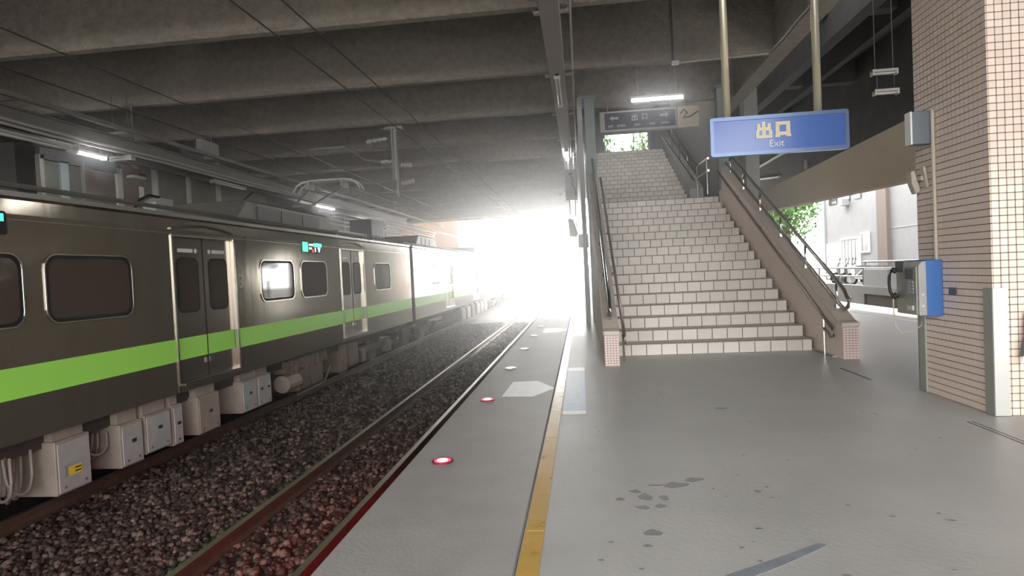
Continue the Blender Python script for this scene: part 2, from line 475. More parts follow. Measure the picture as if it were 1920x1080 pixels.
VV = []; FF = []; k = 0
for v, f_ in sets:
    VV.append(v); FF.append(f_ + k); k += len(v)
VV = np.concatenate(VV); FF = np.concatenate(FF)
o0 = np.array([-3.6, 12, -1.21])
me = bpy.data.meshes.new('ballast_stones')
me.vertices.add(len(VV)); me.vertices.foreach_set('co', (VV - o0).astype(np.float32).ravel())
me.loops.add(len(FF) * 3); me.loops.foreach_set('vertex_index', FF.astype(np.int32).ravel())
me.polygons.add(len(FF)); me.polygons.foreach_set('loop_start', np.arange(0, len(FF) * 3, 3, dtype=np.int32))
me.update(calc_edges=True); me.validate()
me.materials.append(M['stone'])
# a tone per stone through a stone attribute
at = me.attributes.new('tone', 'FLOAT', 'POINT')
tn = np.repeat(rg.uniform(0, 1, len(VV) // 12) ** 2.2, 12).astype(np.float32)
at.data.foreach_set('value', tn)
nt = M['stone'].node_tree
an = nt.nodes.new('ShaderNodeAttribute'); an.attribute_name = 'tone'
cr = nt.nodes.new('ShaderNodeValToRGB')
cr.color_ramp.elements[0].color = (.024, .016, .013, 1); cr.color_ramp.elements[1].color = (.22, .165, .135, 1)
nt.links.new(an.outputs['Fac'], cr.inputs['Fac'])
nt.links.new(cr.outputs['Color'], nt.nodes['Principled BSDF'].inputs['Base Color'])
bo = bpy.data.objects.new('ballast_stones', me); COL.objects.link(bo); bo.location = o0
tag(bo, 'loose brown track ballast stones around the rails', 'ballast', kind='stuff')

# ================================================================== TILED COLUMN
CX, CY0, CY1, CXR = 3.166, 5.15, 6.2, 4.212
co = thing('tiled_column', (CX + .6, 5.7, 0), 'square column faced in small pinkish tiles, right of the stairs', 'column', kind='structure')
MB().box(CX + .004, CXR, CY0 + .004, CY1, 0, 7.6).build('core', M['grout'], co)
P_ = .0577
t_front = mesh_of(MB().box(-.0265, .0265, -.004, .005, -.0265, .0265), M['pink'], bevel=.003)
t_side = mesh_of(MB().box(-.004, .005, -.0265, .0265, -.0265, .0265), M['pink'], bevel=.003)
zz = lambda r: .03 + r * P_
for r in range(57):
    for c in range(5):
        piece('tile', t_front, co, (CX + .03 + c * P_, CY0, zz(r)))
b = MB()
def small_tile(b, x0, x1, y0, y1, z0, z1): b.box(x0, x1, y0, y1, z0, z1)
for r in range(95):
    z = zz(r)
    for c in range(18):
        if r >= 57 or c >= 5:
            x = CX + .03 + c * P_
            b.box(x - .0265, x + .0265, CY0 - .003, CY0 + .005, z - .0265, z + .0265)
b.build('tile_facing', M['pink'], co, kind='stuff', recalc=False)
b = MB()
for r in range(95):
    z = zz(r)
    for c in range(18):
        y = CY0 + .03 + c * P_
        b.box(CX - .003, CX + .005, y - .0265, y + .0265, z - .0255, z + .0255)
for c in range(18):
    y = CY0 + .03 + c * P_
    for r in range(95):
        b.box(CXR - .005, CXR + .003, y - .0265, y + .0265, zz(r) - .0265, zz(r) + .0265)
b.build('tile_facing', M['pink'], co, kind='stuff', recalc=False)
g = thing('corner_guard', (CX + .05, CY0, 0), 'pale steel corner guard at the foot of the tiled column facing the viewer', 'guard')
MB().box(CX - .012, CX + .098, CY0 - .014, CY0 - .005, .002, 1.0).build('front_plate', M['guard'], g, bevel=.002)
MB().box(CX - .014, CX - .005, CY0 - .005, CY0 + .10, .002, 1.0).build('side_plate', M['guard_dull'], g)
g = thing('corner_guard', (CX, CY1, 0), 'dull steel corner guard at the rear corner of the column below the payphone', 'guard')
MB().box(CX - .014, CX - .005, CY1 - .10, CY1 + .012, .002, .735).build('side_plate', M['guard_dull'], g)
MB().box(CX - .014, CX + .1, CY1 + .004, CY1 + .014, .002, .735).build('rear_plate', M['guard_dull'], g)
MB().box(CX - .016, CX - .005, CY1 - .115, CY1 - .101, .002, .735).build('edge_strip', M['guard'], g)

# payphone
ph = thing('payphone', (3.05, 5.95, .74), 'grey payphone in a blue housing on the side of the tiled column', 'payphone')
MB().box(3.015, CX - .006, 5.80, 6.17, .735, 1.235).build('blue_housing', M['phone_blue'], ph, bevel=.006)
pts = [(2.955, .745), (3.02, .745), (3.02, 1.225), (2.985, 1.225), (2.955, 1.185)]
MB().prism(pts, 'y', 5.79, 6.16).build('case', M['under_white'], ph, bevel=.004)
for z in (.83, .93):
    sc = MB().cyl((2.985, 5.786, z), (2.985, 5.792, z), .013, 12).build('screw', M['guard'], ph)
fp_ = MB().box(2.942, 2.956, 5.81, 6.15, .75, 1.18).build('front_panel', M['phone_metal'], ph, bevel=.003)
MB().box(2.935, 2.946, 5.84, 5.98, 1.07, 1.16).build('display', M['dark_grey'], fp_)
for i in range(4):
    for j in range(3):
        MB().box(2.934, 2.944, 5.85 + j * .038, 5.88 + j * .038, .94 + i * .03, .962 + i * .03).build('key', M['grey'], fp_)
MB().box(2.932, 2.944, 5.86, 5.95, .79, .83).build('coin_tray', M['guard'], fp_)
MB().box(2.93, 2.985, 5.99, 6.15, 1.13, 1.232).build('cradle', M['dark_grey'], ph, bevel=.006)
hs = MB().tube([(2.915, 6.12, 1.16), (2.892, 6.13, 1.15), (2.875, 6.14, 1.09), (2.872, 6.14, 1.02), (2.88, 6.14, .95), (2.897, 6.13, .905), (2.915, 6.12, .90)], .014, 8).build('handset', M['black'], ph, smooth=True)
MB().tube([(2.93, 6.12, 1.14), (2.895, 6.125, 1.155)], .027, 10).build('earpiece', M['black'], hs)
MB().tube([(2.93, 6.12, .915), (2.897, 6.125, .90)], .028, 10).build('mouthpiece', M['black'], hs)
MB().tube([(2.90, 6.13, .88), (2.90, 6.13, .74), (2.91, 6.12, .62), (2.95, 6.1, .56), (3.03, 6.08, .57), (3.1, 6.05, .63), (3.1, 6.02, .73)], .006, 6).build('cord', M['conduit'], ph)

MB().tube([(CX - .022, 5.86, 1.235), (CX - .022, 5.86, 2.56)], .016, 8).build('conduit', M['conduit'], label='cream conduit rising from the payphone to the junction box', cat='pipe')
jb = thing('junction_box', (3.08, 5.95, 2.28), 'small grey box with a pale front high on the column side', 'box')
MB().box(2.985, CX - .005, 5.88, 5.97, 2.27, 2.56).build('case', M['box_grey'], jb, bevel=.004)
MB().box(2.968, 2.984, 5.872, 5.975, 2.268, 2.562).build('front_panel', M['white'], jb, bevel=.004)
sp = thing('speaker', (3.1, 6.1, 1.88), 'tilted pair of small cream speaker boxes on the column side below the grey box', 'speaker')
MB().prism([(3.105, 2.08), (3.13, 2.085), (3.158, 1.90), (3.137, 1.885)], 'y', 5.96, 6.02).build('speaker_box', M['conduit'], sp, bevel=.004)
MB().prism([(3.055, 2.05), (3.085, 2.06), (3.135, 1.87), (3.095, 1.845), (3.06, 1.94)], 'y', 6.06, 6.14).build('speaker_box', M['conduit'], sp, bevel=.004)
MB().box(3.1, CX - .004, 5.99, 6.1, 1.96, 2.0).build('bracket', M['conduit'], sp)
MB().box(CX - .016, CX - .004, 5.60, 5.70, .925, .99).build('plaque', M['dark_grey'], label='small dark plaque on the column tiles beside the blue payphone housing', cat='plaque')
um = thing('umbrella', (3.36, 5.02, .40), 'folded dark umbrella hanging at the front of the tiled column', 'umbrella')
MB().tube([(3.40, 5.12, .80), (3.375, 5.10, .62), (3.345, 5.10, .47)], .03, 8).build('canopy', M['dark_grey'], um)
MB().tube([(3.345, 5.10, .47), (3.328, 5.10, .41)], .008, 6).build('tip', M['chrome'], um)
MB().tube([(3.40, 5.145, .85), (3.40, 5.12, .8)], .012, 6).build('hook', M['black'], um)

# ================================================================== STAIRS
RIS, TRD = .1656, .342
SX0, SX1 = .455, 3.185
def flight(st, y0, z0, n, x0, x1, tw, end_land=None):
    nx = int(math.ceil((x1 - x0) / tw))
    th_ = RIS - .016
    full = mesh_of(MB().box(-tw / 2 + .005, tw / 2 - .005, -.004, .006, -th_ / 2, th_ / 2), M['riser'], bevel=.002)
    for i in range(n):
        ys = y0 + i * TRD; zs = z0 + i * RIS
        MB().box(x0, x1, ys + .002, ys + TRD + .02 if i < n - 1 else ys + TRD, zs - (.0 if i == 0 else .25), zs + RIS - .013).build('step_core', M['grout'], st)
        tr = MB().box(x0, x1, ys - .008, ys + TRD + .006, zs + RIS - .013, zs + RIS).build('tread', M['tread'], st, bevel=.003)
        MB().box(x0, x1, ys - .009, ys + .03, zs + RIS - .009, zs + RIS + .0015).build('nosing', M['nosing'], tr)
        off = (i * .37 % 1) * tw
        xa = x0 - off
        while xa < x1 - .01:
            l, r = max(xa, x0), min(xa + tw, x1)
            if r - l > .02:
                if r - l > tw - .001:
                    piece('riser_tile', full, st, ((l + r) / 2, ys, zs + th_ / 2 + .002))
                else:
                    me = mesh_of(MB().box(-(r - l) / 2 + .003, (r - l) / 2 - .003, -.004, .006, -th_ / 2, th_ / 2), M['riser'])
                    piece('riser_tile', me, st, ((l + r) / 2, ys, zs + th_ / 2 + .002))
            xa += tw
Y1 = 9.05
LZ = 17 * RIS
LY = Y1 + 16 * TRD
st = thing('staircase', (1.8, 9.05, 0), 'wide lower flight of cream tiled steps rising from the platform to the landing', 'stairs')
flight(st, Y1, 0, 17, SX0, SX1, .217)
MB().box(SX0, SX1, LY + .3, 16.32, LZ - .25, LZ).build('landing', M['tread'], st)
MB().prism([(Y1 + .5, .0), (16.3, 0), (16.3, LZ - .3), (14.2, LZ - .3)], 'x', SX0, SX1).build('under_wall', M['plain_wall'], st)
MB().prism([(16.34, 0), (19.8, 0), (19.8, 4.0), (16.34, LZ - .36)], 'x', .3, 3.15).build('under_store', M['plain_wall'], st)
capz = lambda y: .5 + .484 * (y - 8.3)
def parapet(name, x0, x1, inner, outer, parent):
    ys, ye = 8.16, 14.45
    pts = [(ys, 0), (ye, 0), (ye, capz(ye) - .05), (ys + .12, capz(ys + .12) - .05), (ys, capz(ys + .05) - .05)]
    pb = MB().prism(pts, 'x', x0, x1).build(name, M['parapet'], parent)
    cp = [(ys - .012, capz(ys + .05) - .048), (ys + .12, capz(ys + .12) - .048), (ye, capz(ye) - .048), (ye, capz(ye)), (ys + .12, capz(ys + .12)), (ys - .012, capz(ys + .06))]
    MB().prism(cp, 'x', x0 - .012, x1 + .012).build('cap', M['cap'], parent, bevel=.006)
    # mosaic front
    b = MB(); n = 5; w = (x1 - x0) / n; hgt = capz(ys + .05) - .055; m_ = 12; hh = hgt / m_
    for i in range(n):
        for j in range(m_):
            b.box(x0 + i * w + .002, x0 + (i + 1) * w - .002, ys - .006, ys + .002, j * hh + .002, (j + 1) * hh - .002)
    b.build('tile_facing', M['pink_small'], parent, kind='stuff')
    MB().box(x0 + .001, x1 - .001, ys - .003, ys + .001, 0, hgt).build('grout_bed', M['grout'], parent)
parapet('parapet', 3.245, 3.44, 3.245, 3.44, st)
parapet('parapet', .26, .45, .45, .26, st)
MB().box(3.19, 3.244, 8.35, 14.45, 0, .02).build('side_kerb', M['tread'], st)
st2 = thing('staircase', (1.7, 16.3, LZ), 'upper flight of tiled steps continuing from the landing into the hazy light', 'stairs')
flight(st2, 16.32, LZ, 14, .46, 2.85, .217)
Y2E = 16.32 + 14 * TRD; TZ = LZ + 14 * RIS
sl2 = RIS / TRD
for x0, x1 in ((2.86, 3.2), (.25, .45)):
    MB().prism([(16.3, LZ - .3), (16.3, LZ + .42), (Y2E, TZ + .42), (Y2E, TZ - .45)], 'x', x0, x1).build('parapet', M['plain_wall'], st2)
MB().prism([(16.35, LZ - .32), (16.35, LZ - .26), (Y2E, TZ - .26), (Y2E, TZ - .45)], 'x', .46, 2.85).build('soffit', M['plain_wall'], st2)
MB().box(3.19, 3.44, 14.45, 16.3, LZ - .3, LZ + .12).build('landing_kerb', M['plain_wall'], st2)
MB().box(.25, .45, 14.45, 16.3, LZ - .3, LZ + .42).build('landing_kerb', M['plain_wall'], st2)

# upper concourse
uc = thing('concourse', (1.8, 25, TZ), 'hazy upper concourse at the head of the stairs', 'concourse', kind='structure')
MB().box(.2, 4.0, Y2E, 30, TZ - .45, TZ).build('floor', M['tread'], uc)
MB().box(3.5, 3.7, 15.9, 30, 2.7, 8.2).build('side_wall', M['plain_wall'], uc)
MB().box(.05, 3.7, 15.9, 30, 8.2, 8.4).build('roof', M['plain_wall'], uc)
b = MB(); b.box(.2, 1.25, 28, 28.2, TZ, 8.2); b.box(3.25, 3.5, 28, 28.2, TZ, 8.2); b.box(1.25, 3.25, 28, 28.2, TZ, 6.0); b.box(1.25, 3.25, 28, 28.2, 7.3, 8.2)
b.build('end_wall', M['plain_wall'], uc)
wi = thing('window_1', (2.25, 28.1, 6.0), 'window at the head of the stairs with green trees outside', 'window', kind='structure')
b = MB()
b.ring(rrect(1.26, 3.24, 6.01, 7.29, .01, 1), rrect(1.31, 3.19, 6.06, 7.24, .01, 1), 'y', 28.05, 28.12)
b.box(2.55, 2.59, 28.06, 28.11, 6.06, 7.24); b.box(2.95, 2.98, 28.06, 28.11, 6.06, 7.24)
b.build('frame', M['under_white'], wi)
gl = bpy.data.materials.new('clear_window_glass'); gl.use_nodes = True
gb = gl.node_tree.nodes['Principled BSDF']
gb.inputs['Transmission Weight'].default_value = 1; gb.inputs['Roughness'].default_value = 0; gb.inputs['IOR'].default_value = 1.02
for xa, xb in ((1.31, 2.55), (2.59, 2.95), (2.98, 3.19)):
    MB().box(xa, xb, 28.08, 28.086, 6.06, 7.24).build('pane', gl, wi)

# square steel columns at the landing
for x, lb in ((.345, 'grey-green square post on the track side of the stair landing'), (3.325, 'grey-green square post on the right side of the stair landing')):
    c = thing('stair_post', (x, 14.55, 0), lb, 'post')
    MB().box(x - .115, x + .115, 14.46, 14.69, 0, 5.3).build('shaft', M['teal'], c, bevel=.006)
    MB().box(x - .16, x + .16, 14.42, 14.73, 5.24, 5.298).build('head_plate', M['teal'], c)
MB().box(.06, .17, 14.5, 14.62, 0, 5.29).build('downpipe', M['grey'], label='pale grey square downpipe left of the track-side stair post', cat='pipe')

# handrails
def sloped(y0, y1, x, dz, n=2): return [(x, y0 + (y1 - y0) * i / (n - 1), capz(y0 + (y1 - y0) * i / (n - 1)) + dz) for i in range(n)]
def double_rail(x, label, mup):
    h = thing('handrail', (x, 8.2, .5), label, 'handrail')
    up = sloped(8.62, 14.4, x, .37); lo = sloped(14.4, 8.55, x, .09)
    c0 = Vector(up[0]); c1 = Vector(lo[-1])
    loop = [c1 + Vector((0, -.22, -.09)), c1 + Vector((0, -.33, -.05)), c1 + Vector((0, -.38, .05)), c0 + Vector((0, -.40, -.26)), c0 + Vector((0, -.30, -.15))]
    MB().tube(lo + loop + up, .026, 10).build('rail', mup, h, smooth=True)
    for y in (8.55, 9.65, 10.74, 11.87, 12.97, 14.0):
        p = MB().tube([(x, y, capz(y) + .0), (x, y, capz(y) + .37)], .02, 8).build('post', M['chrome'], h, smooth=True)
        MB().tube([(x, y, capz(y) + .0), (x, y, capz(y) + .06)], .034, 10).build('foot', M['chrome'], p)
    return h
double_rail(3.345, 'double steel handrail with round end on the right stair parapet', M['dark_rail'])
double_rail(.355, 'double steel handrail on the track-side stair parapet', M['chrome'])
def wall_rail(x, label, wx):
    h = thing('handrail', (x, 8.5, 0), label, 'handrail')
    a = sloped(8.5, 14.4, x, -.08)
    e0 = Vector(a[0])
    MB().tube([tuple(e0 + Vector((0, .0, -.15))), tuple(e0 + Vector((0, -.2, -.24))), tuple(e0 + Vector((0, -.29, -.22))), tuple(e0 + Vector((0, -.27, -.12)))] + a, .022, 10).build('rail', M['dark_rail'], h, smooth=True)
    MB().tube([(x, 8.5, 0), (x, 8.5, capz(8.5) - .08)], .018, 8).build('post', M['chrome'], h)
    for y in (10, 11.5, 13): MB().tube([(x, y, capz(y) - .09), (wx, y, capz(y) - .16)], .012, 6).build('bracket', M['chrome'], h)
wall_rail(3.15, 'low handrail on the inner side of the right stair parapet', 3.25)
wall_rail(.53, 'low handrail on the inner side of the track-side stair parapet', .44)
f2z = lambda y: LZ + sl2 * (y - 16.32)
def rail2(x, label, dzs, wall_dz):
    h = thing('handrail', (x, 16.3, LZ), label, 'handrail')
    for dz in dzs:
        MB().tube([(x, 14.75, LZ + dz - .02), (x, 16.0, LZ + dz), (x, 21.0, f2z(21.0) + dz)], .026, 8).build('rail', M['chrome'], h)
    for y in (14.9, 16.1, 17.4, 18.7, 20): MB().tube([(x, y, max(LZ, f2z(y)) + .1), (x, y, max(LZ, f2z(y)) + dzs[0])], .018, 8).build('post', M['chrome'], h)
    xi = x - .17 if x > 1 else x + .13
    MB().tube([(xi, 15.6, LZ + wall_dz), (xi, 21.0, f2z(21) + wall_dz)], .022, 8).build('low_rail', M['chrome'], h)
rail2(3.03, 'steel rails up the right side of the hazy upper flight', (.93, .65), .52)
rail2(.36, 'steel rails up the track side of the hazy upper flight', (.93, .65), .52)

# ================================================================== SIGNS
def strokes(b, rects, ox, oz, s, y0, y1):
    for k, (x0, x1, z0, z1) in enumerate(rects): b.box(ox + x0 * s, ox + x1 * s, y0 - .0006 * k, y1 + .0001 * k, oz + z0 * s, oz + z1 * s)
CHU = [(.43, .57, .02, 1.0), (.1, .23, .52, .88), (.77, .9, .52, .88), (.1, .9, .50, .62), (.03, .16, 0, .44), (.84, .97, 0, .44), (.03, .97, 0, .12)]
KOU = [(.08, .25, .06, .94), (.75, .92, .06, .94), (.08, .92, .80, .94), (.08, .92, .14, .28), (.04, .27, .02, .12), (.73, .96, .02, .12)]
SY = 7.75
sg = thing('exit_sign', (2.42, SY, 2.6), 'blue hanging exit sign with cream Chinese characters', 'sign')
MB().box(1.645, 3.215, SY + .02, SY + .16, 2.595, 3.035).build('box', M['blue_frame'], sg, bevel=.012)
MB().ring(rrect(1.63, 3.23, 2.58, 3.05, .03, 3), rrect(1.672, 3.188, 2.625, 3.005, .012, 3), 'y', SY - .012, SY + .03).build('frame', M['blue_frame'], sg)
MB().box(1.66, 3.2, SY + .004, SY + .02, 2.61, 3.02).build('face', M['blue_sign'], sg)
for k, (ox, ch) in enumerate(((2.165, CHU), (2.385, KOU))):
    b = MB(); strokes(b, [(x0 - .035, x1 + .035, z0 - .035, z1 + .035) for x0, x1, z0, z1 in ch], ox, 2.775, .185, SY - .006, SY + .004)
    cbk = b.build('character', M['letter_white'], sg)
    b = MB(); strokes(b, [(x0 + .008, x1 - .008, z0 + .008, z1 - .008) for x0, x1, z0, z1 in ch], ox, 2.775, .185, SY - .011, SY - .005)
    b.build('character_fill', M['cream'], cbk)
text('lettering', 'Exit', .115, M['letter_white'], sg, (2.40, SY - .001, 2.70), (math.pi / 2, 0, 0), .004)
for x, n in ((1.855, 0), (2.92, 0)):
    p = MB().tube([(x, SY + .09, 3.03), (x, SY + .09, 6.9)], .045, 14).build('pole', M['pole'], sg, smooth=True)
    MB().tube([(x, SY + .09, 3.03), (x, SY + .09, 3.06)], .06, 14).build('collar', M['chrome'], p)

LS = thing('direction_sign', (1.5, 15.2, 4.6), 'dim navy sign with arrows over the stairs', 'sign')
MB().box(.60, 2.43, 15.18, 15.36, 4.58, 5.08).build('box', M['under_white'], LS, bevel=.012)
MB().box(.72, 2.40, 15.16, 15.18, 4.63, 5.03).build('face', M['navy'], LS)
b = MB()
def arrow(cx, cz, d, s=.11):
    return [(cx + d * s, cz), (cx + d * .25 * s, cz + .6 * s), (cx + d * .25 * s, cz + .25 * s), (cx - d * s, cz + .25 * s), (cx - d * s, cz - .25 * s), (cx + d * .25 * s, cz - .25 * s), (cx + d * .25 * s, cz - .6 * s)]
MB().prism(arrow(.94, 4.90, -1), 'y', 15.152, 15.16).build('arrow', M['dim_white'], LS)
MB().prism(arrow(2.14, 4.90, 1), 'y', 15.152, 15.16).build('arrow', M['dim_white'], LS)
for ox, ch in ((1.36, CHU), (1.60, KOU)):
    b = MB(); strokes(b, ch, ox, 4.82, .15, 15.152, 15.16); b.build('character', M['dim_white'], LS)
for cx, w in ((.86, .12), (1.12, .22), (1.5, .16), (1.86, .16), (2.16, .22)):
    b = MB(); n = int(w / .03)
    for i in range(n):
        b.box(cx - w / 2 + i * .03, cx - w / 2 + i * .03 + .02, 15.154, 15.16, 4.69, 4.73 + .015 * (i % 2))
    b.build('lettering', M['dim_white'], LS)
for x in (.8, 2.3): MB().tube([(x, 15.27, 5.08), (x, 15.27, 5.3), (x, 15.49, 5.38)], .015, 6).build('hanger', M['grey'], LS)
np_ = thing('notice_panel', (2.7, 15.2, 4.6), 'beige panel with a black cable loop beside the navy sign', 'panel')
MB().box(2.45, 2.95, 15.2, 15.3, 4.58, 5.08).build('board', M['beige'], np_)
MB().tube([(2.52, 15.18, 4.9), (2.6, 15.18, 5.0), (2.68, 15.18, 4.92), (2.58, 15.18, 4.8), (2.75, 15.18, 4.82), (2.93, 15.18, 4.93)], .014, 6).build('cable', M['black'], np_)
MB().tube([(2.7, 15.25, 5.08), (2.7, 15.49, 5.36)], .015, 6).build('hanger', M['grey'], np_)

# ================================================================== LAMPS
def lamp(loc, axis, L_, label, lit, up, twin=True, group=None, lit_len=None):
    x, y, z = loc
    t = thing('fluorescent_lamp', loc, label, 'lamp', group)
    a = Vector((1, 0, 0)) if axis == 'x' else Vector((0, 1, 0)); s = Vector((0, 1, 0)) if axis == 'x' else Vector((1, 0, 0))
    c = Vector(loc)
    def bx(b, l0, l1, w0, w1, z0, z1):
        p, q = c + a * l0 + s * w0, c + a * l1 + s * w1
        return b.box(min(p.x, q.x), max(p.x, q.x), min(p.y, q.y), max(p.y, q.y), z + z0, z + z1)
    bx(MB(), -L_ / 2, L_ / 2, -.05, .05, .025, .075).build('housing', M['fixture'], t, bevel=.006)
    bx(MB(), -L_ / 2, -L_ / 2 + .03, -.06, .06, -.03, .07).build('end_cap', M['fixture'], t)
    bx(MB(), L_ / 2 - .03, L_ / 2, -.06, .06, -.03, .07).build('end_cap', M['fixture'], t)
    for w in ((-.032, .032) if twin else (0,)):
        p = c + s * w
        MB().tube([tuple(p - a * (L_ / 2 - .03)), tuple(p + a * (L_ / 2 - .03))], .017, 8).build('tube', M['tube'] if lit else M['tube_off'], t, smooth=True)
    if up:
        for l in (-L_ * .35, L_ * .35):
            p = c + a * l
            MB().tube([(p.x, p.y, z + .07), (p.x, p.y, up)], .008, 6).build('hanger', M['fixture'] if lit else M['dark_grey'], t)
    return t
lamp((1.64, 12.55, 4.6), 'x', 1.06, 'brightly lit twin fluorescent lamp hanging above the lower stairs', True, 5.3)
lamp((-.30, 12.9, 4.97), 'y', 2.1, 'unlit twin fluorescent lamp under the cable duct above the platform', False, 0)
lamp((-.30, 20.0, 4.97), 'y', 1.6, 'lit fluorescent lamp under the cable duct near the tunnel mouth', True, 0)
lamp((5.64, 12.0, 4.6), 'x', .44, 'small unlit lamp in the dark bay on the right, upper of two', False, 6.9)
lamp((5.66, 12.0, 4.24), 'x', .42, 'small unlit lamp in the dark bay on the right, lower of two', False, 4.55)
lamp((-9.5, 9.8, 4.0), 'y', 1.7, 'unlit tube lamp under the far canopy, nearest to the viewer', False, 4.2)
lamp((-9.5, 11.15, 3.98), 'y', .75, 'short brightly lit lamp under the far canopy above the train', True, 4.2)
lamp((-9.5, 12.0, 4.05), 'x', .5, 'short unlit lamp across the far canopy above the brick panel, lower of two', False, 4.17)
lamp((-9.5, 12.0, 4.55), 'x', .5, 'short unlit lamp across the far canopy above the brick panel, upper of two', False, 5.4)
lamp((-9.5, 15.95, 4.03), 'y', 1.6, 'unlit tube lamp under the far canopy above the middle of the train', False, 4.2)
lamp((-9.5, 22.25, 4.06), 'y', 1.7, 'lit tube lamp under the far canopy behind the pantograph', True, 4.2)
lamp((-9.6, 28.2, 3.98), 'y', 1.8, 'lit tube lamp under the far canopy close to the tunnel mouth', True, 4.2)

# cable duct above the platform
cd = thing('cable_duct', (-.3, 20, 5.05), 'long taupe cable duct under the girders above the platform edge', 'duct')
MB().box(-.45, -.15, -1, 44, 5.06, 5.22).build('duct', M['duct'], cd, bevel=.01)
for i, gy in enumerate(GY):
    if gy < 43:
        MB().box(-.56, -.02, gy + .18, gy + .26, 5.225, 5.262).build('hanger_bar', M['fixture'], cd)
        for x in (-.54, -.04): MB().tube([(x, gy + .22, 5.25), (x, gy + .22, 5.33)], .012, 6).build('hanger_rod', M['fixture'], cd)
for p in ([(.0, -1, 5.2), (.0, 14, 5.2), (.02, 44, 5.2)], [(.07, -1, 5.24), (.07, 9.2, 5.24), (.12, 9.4, 5.4), (.12, 9.45, 6.6)]):
    MB().tube(p, .02, 8).build('conduit', M['fixture'], cd)
pr = thing('ceiling_pipe', (2.9, 12.9, 5.4), 'thin grey pipe run along the girder with a white junction box above the stairs', 'pipe')
MB().tube([(1.95, 12.38, 6.85), (1.95, 12.38, 5.25)], .02, 8).build('drop_pipe', M['dark_grey'], pr)
MB().box(1.93, 2.06, 12.33, 12.42, 5.19, 5.26).build('junction_box', M['white'], pr)
MB().tube([(2.05, 12.36, 5.22), (3.74, 12.36, 5.25), (3.80, 11.6, 5.30), (3.82, 11.2, 5.34), (3.82, 3.0, 5.34)], .018, 8).build('pipe', M['fixture'], pr)

# hanging things near the tunnel mouth
db = thing('display_board', (-.19, 18, 3.3), 'narrow pale board hanging end-on under the cable duct near the tunnel mouth', 'board')
MB().box(-.36, -.02, 17.9, 18.1, 3.32, 4.18).build('board', M['under_white'], db, bevel=.01)
MB().tube([(-.2, 17.89, 4.0), (-.12, 17.89, 3.9), (-.16, 17.89, 3.75), (-.08, 17.89, 3.62), (-.06, 17.89, 3.4)], .012, 6).build('cable', M['dark_grey'], db)
MB().box(-.25, -.14, 17.88, 17.9, 4.02, 4.08).build('slot', M['dark_grey'], db)
MB().tube([(-.19, 18, 4.18), (-.19, 18, 5.06)], .02, 6).build('hanger', M['grey'], db)
mo = thing('hanging_monitor', (-.2, 20, 2.3), 'grey monitor hanging over the platform edge in the bright tunnel mouth, upper left of two', 'monitor')
MB().prism([(-.36, 2.95), (-.18, 2.9), (-.05, 2.45), (-.1, 2.34), (-.33, 2.36)], 'y', 19.9, 20.15).build('case', M['grey'], mo, bevel=.01)
MB().tube([(-.28, 20.02, 2.9), (-.28, 20.02, 5.06)], .02, 6).build('hanger', M['grey'], mo)
mo = thing('hanging_monitor', (.11, 20, 1.95), 'grey box monitor hanging beside the stair wall in the tunnel mouth, lower right of two', 'monitor')
MB().box(-.06, .28, 19.9, 20.2, 1.98, 2.42).build('case', M['grey'], mo, bevel=.01)
MB().box(.07, .13, 19.89, 19.9, 2.2, 2.28).build('lamp', M['white'], mo)
MB().tube([(.0, 20.05, 2.42), (-.1, 20.05, 2.7), (-.1, 20.05, 5.06)], .02, 6).build('hanger', M['grey'], mo)
rb = thing('warning_post', (.28, 20.0, 0), 'orange and white warning post beside the stair wall in the bright distance', 'post')
MB().tube([(.22, 20, 0), (.22, 20, .9)], .03, 8).build('pole', M['white'], rb)
MB().box(.17, .25, 19.97, 20.03, .92, 1.4).build('orange_panel', M['orange'], rb)

# platform room behind the upper flight
rm = thing('platform_room', (1.9, 35, 0), 'plain grey room on the platform behind the stairs', 'room', kind='structure')
MB().box(.75, 3.4, 27.9, 42, 0, 4.6).build('walls', M['plain_wall'], rm)
MB().box(.7, 3.45, 27.85, 42.05, 4.6, 4.66).build('roof', M['dark_grey'], rm)

MB().box(.70, .745, 36.5, 39.5, .05, 3.2).build('orange_panel', M['orange'], label='orange panel on the track-side wall of the platform room', cat='panel')

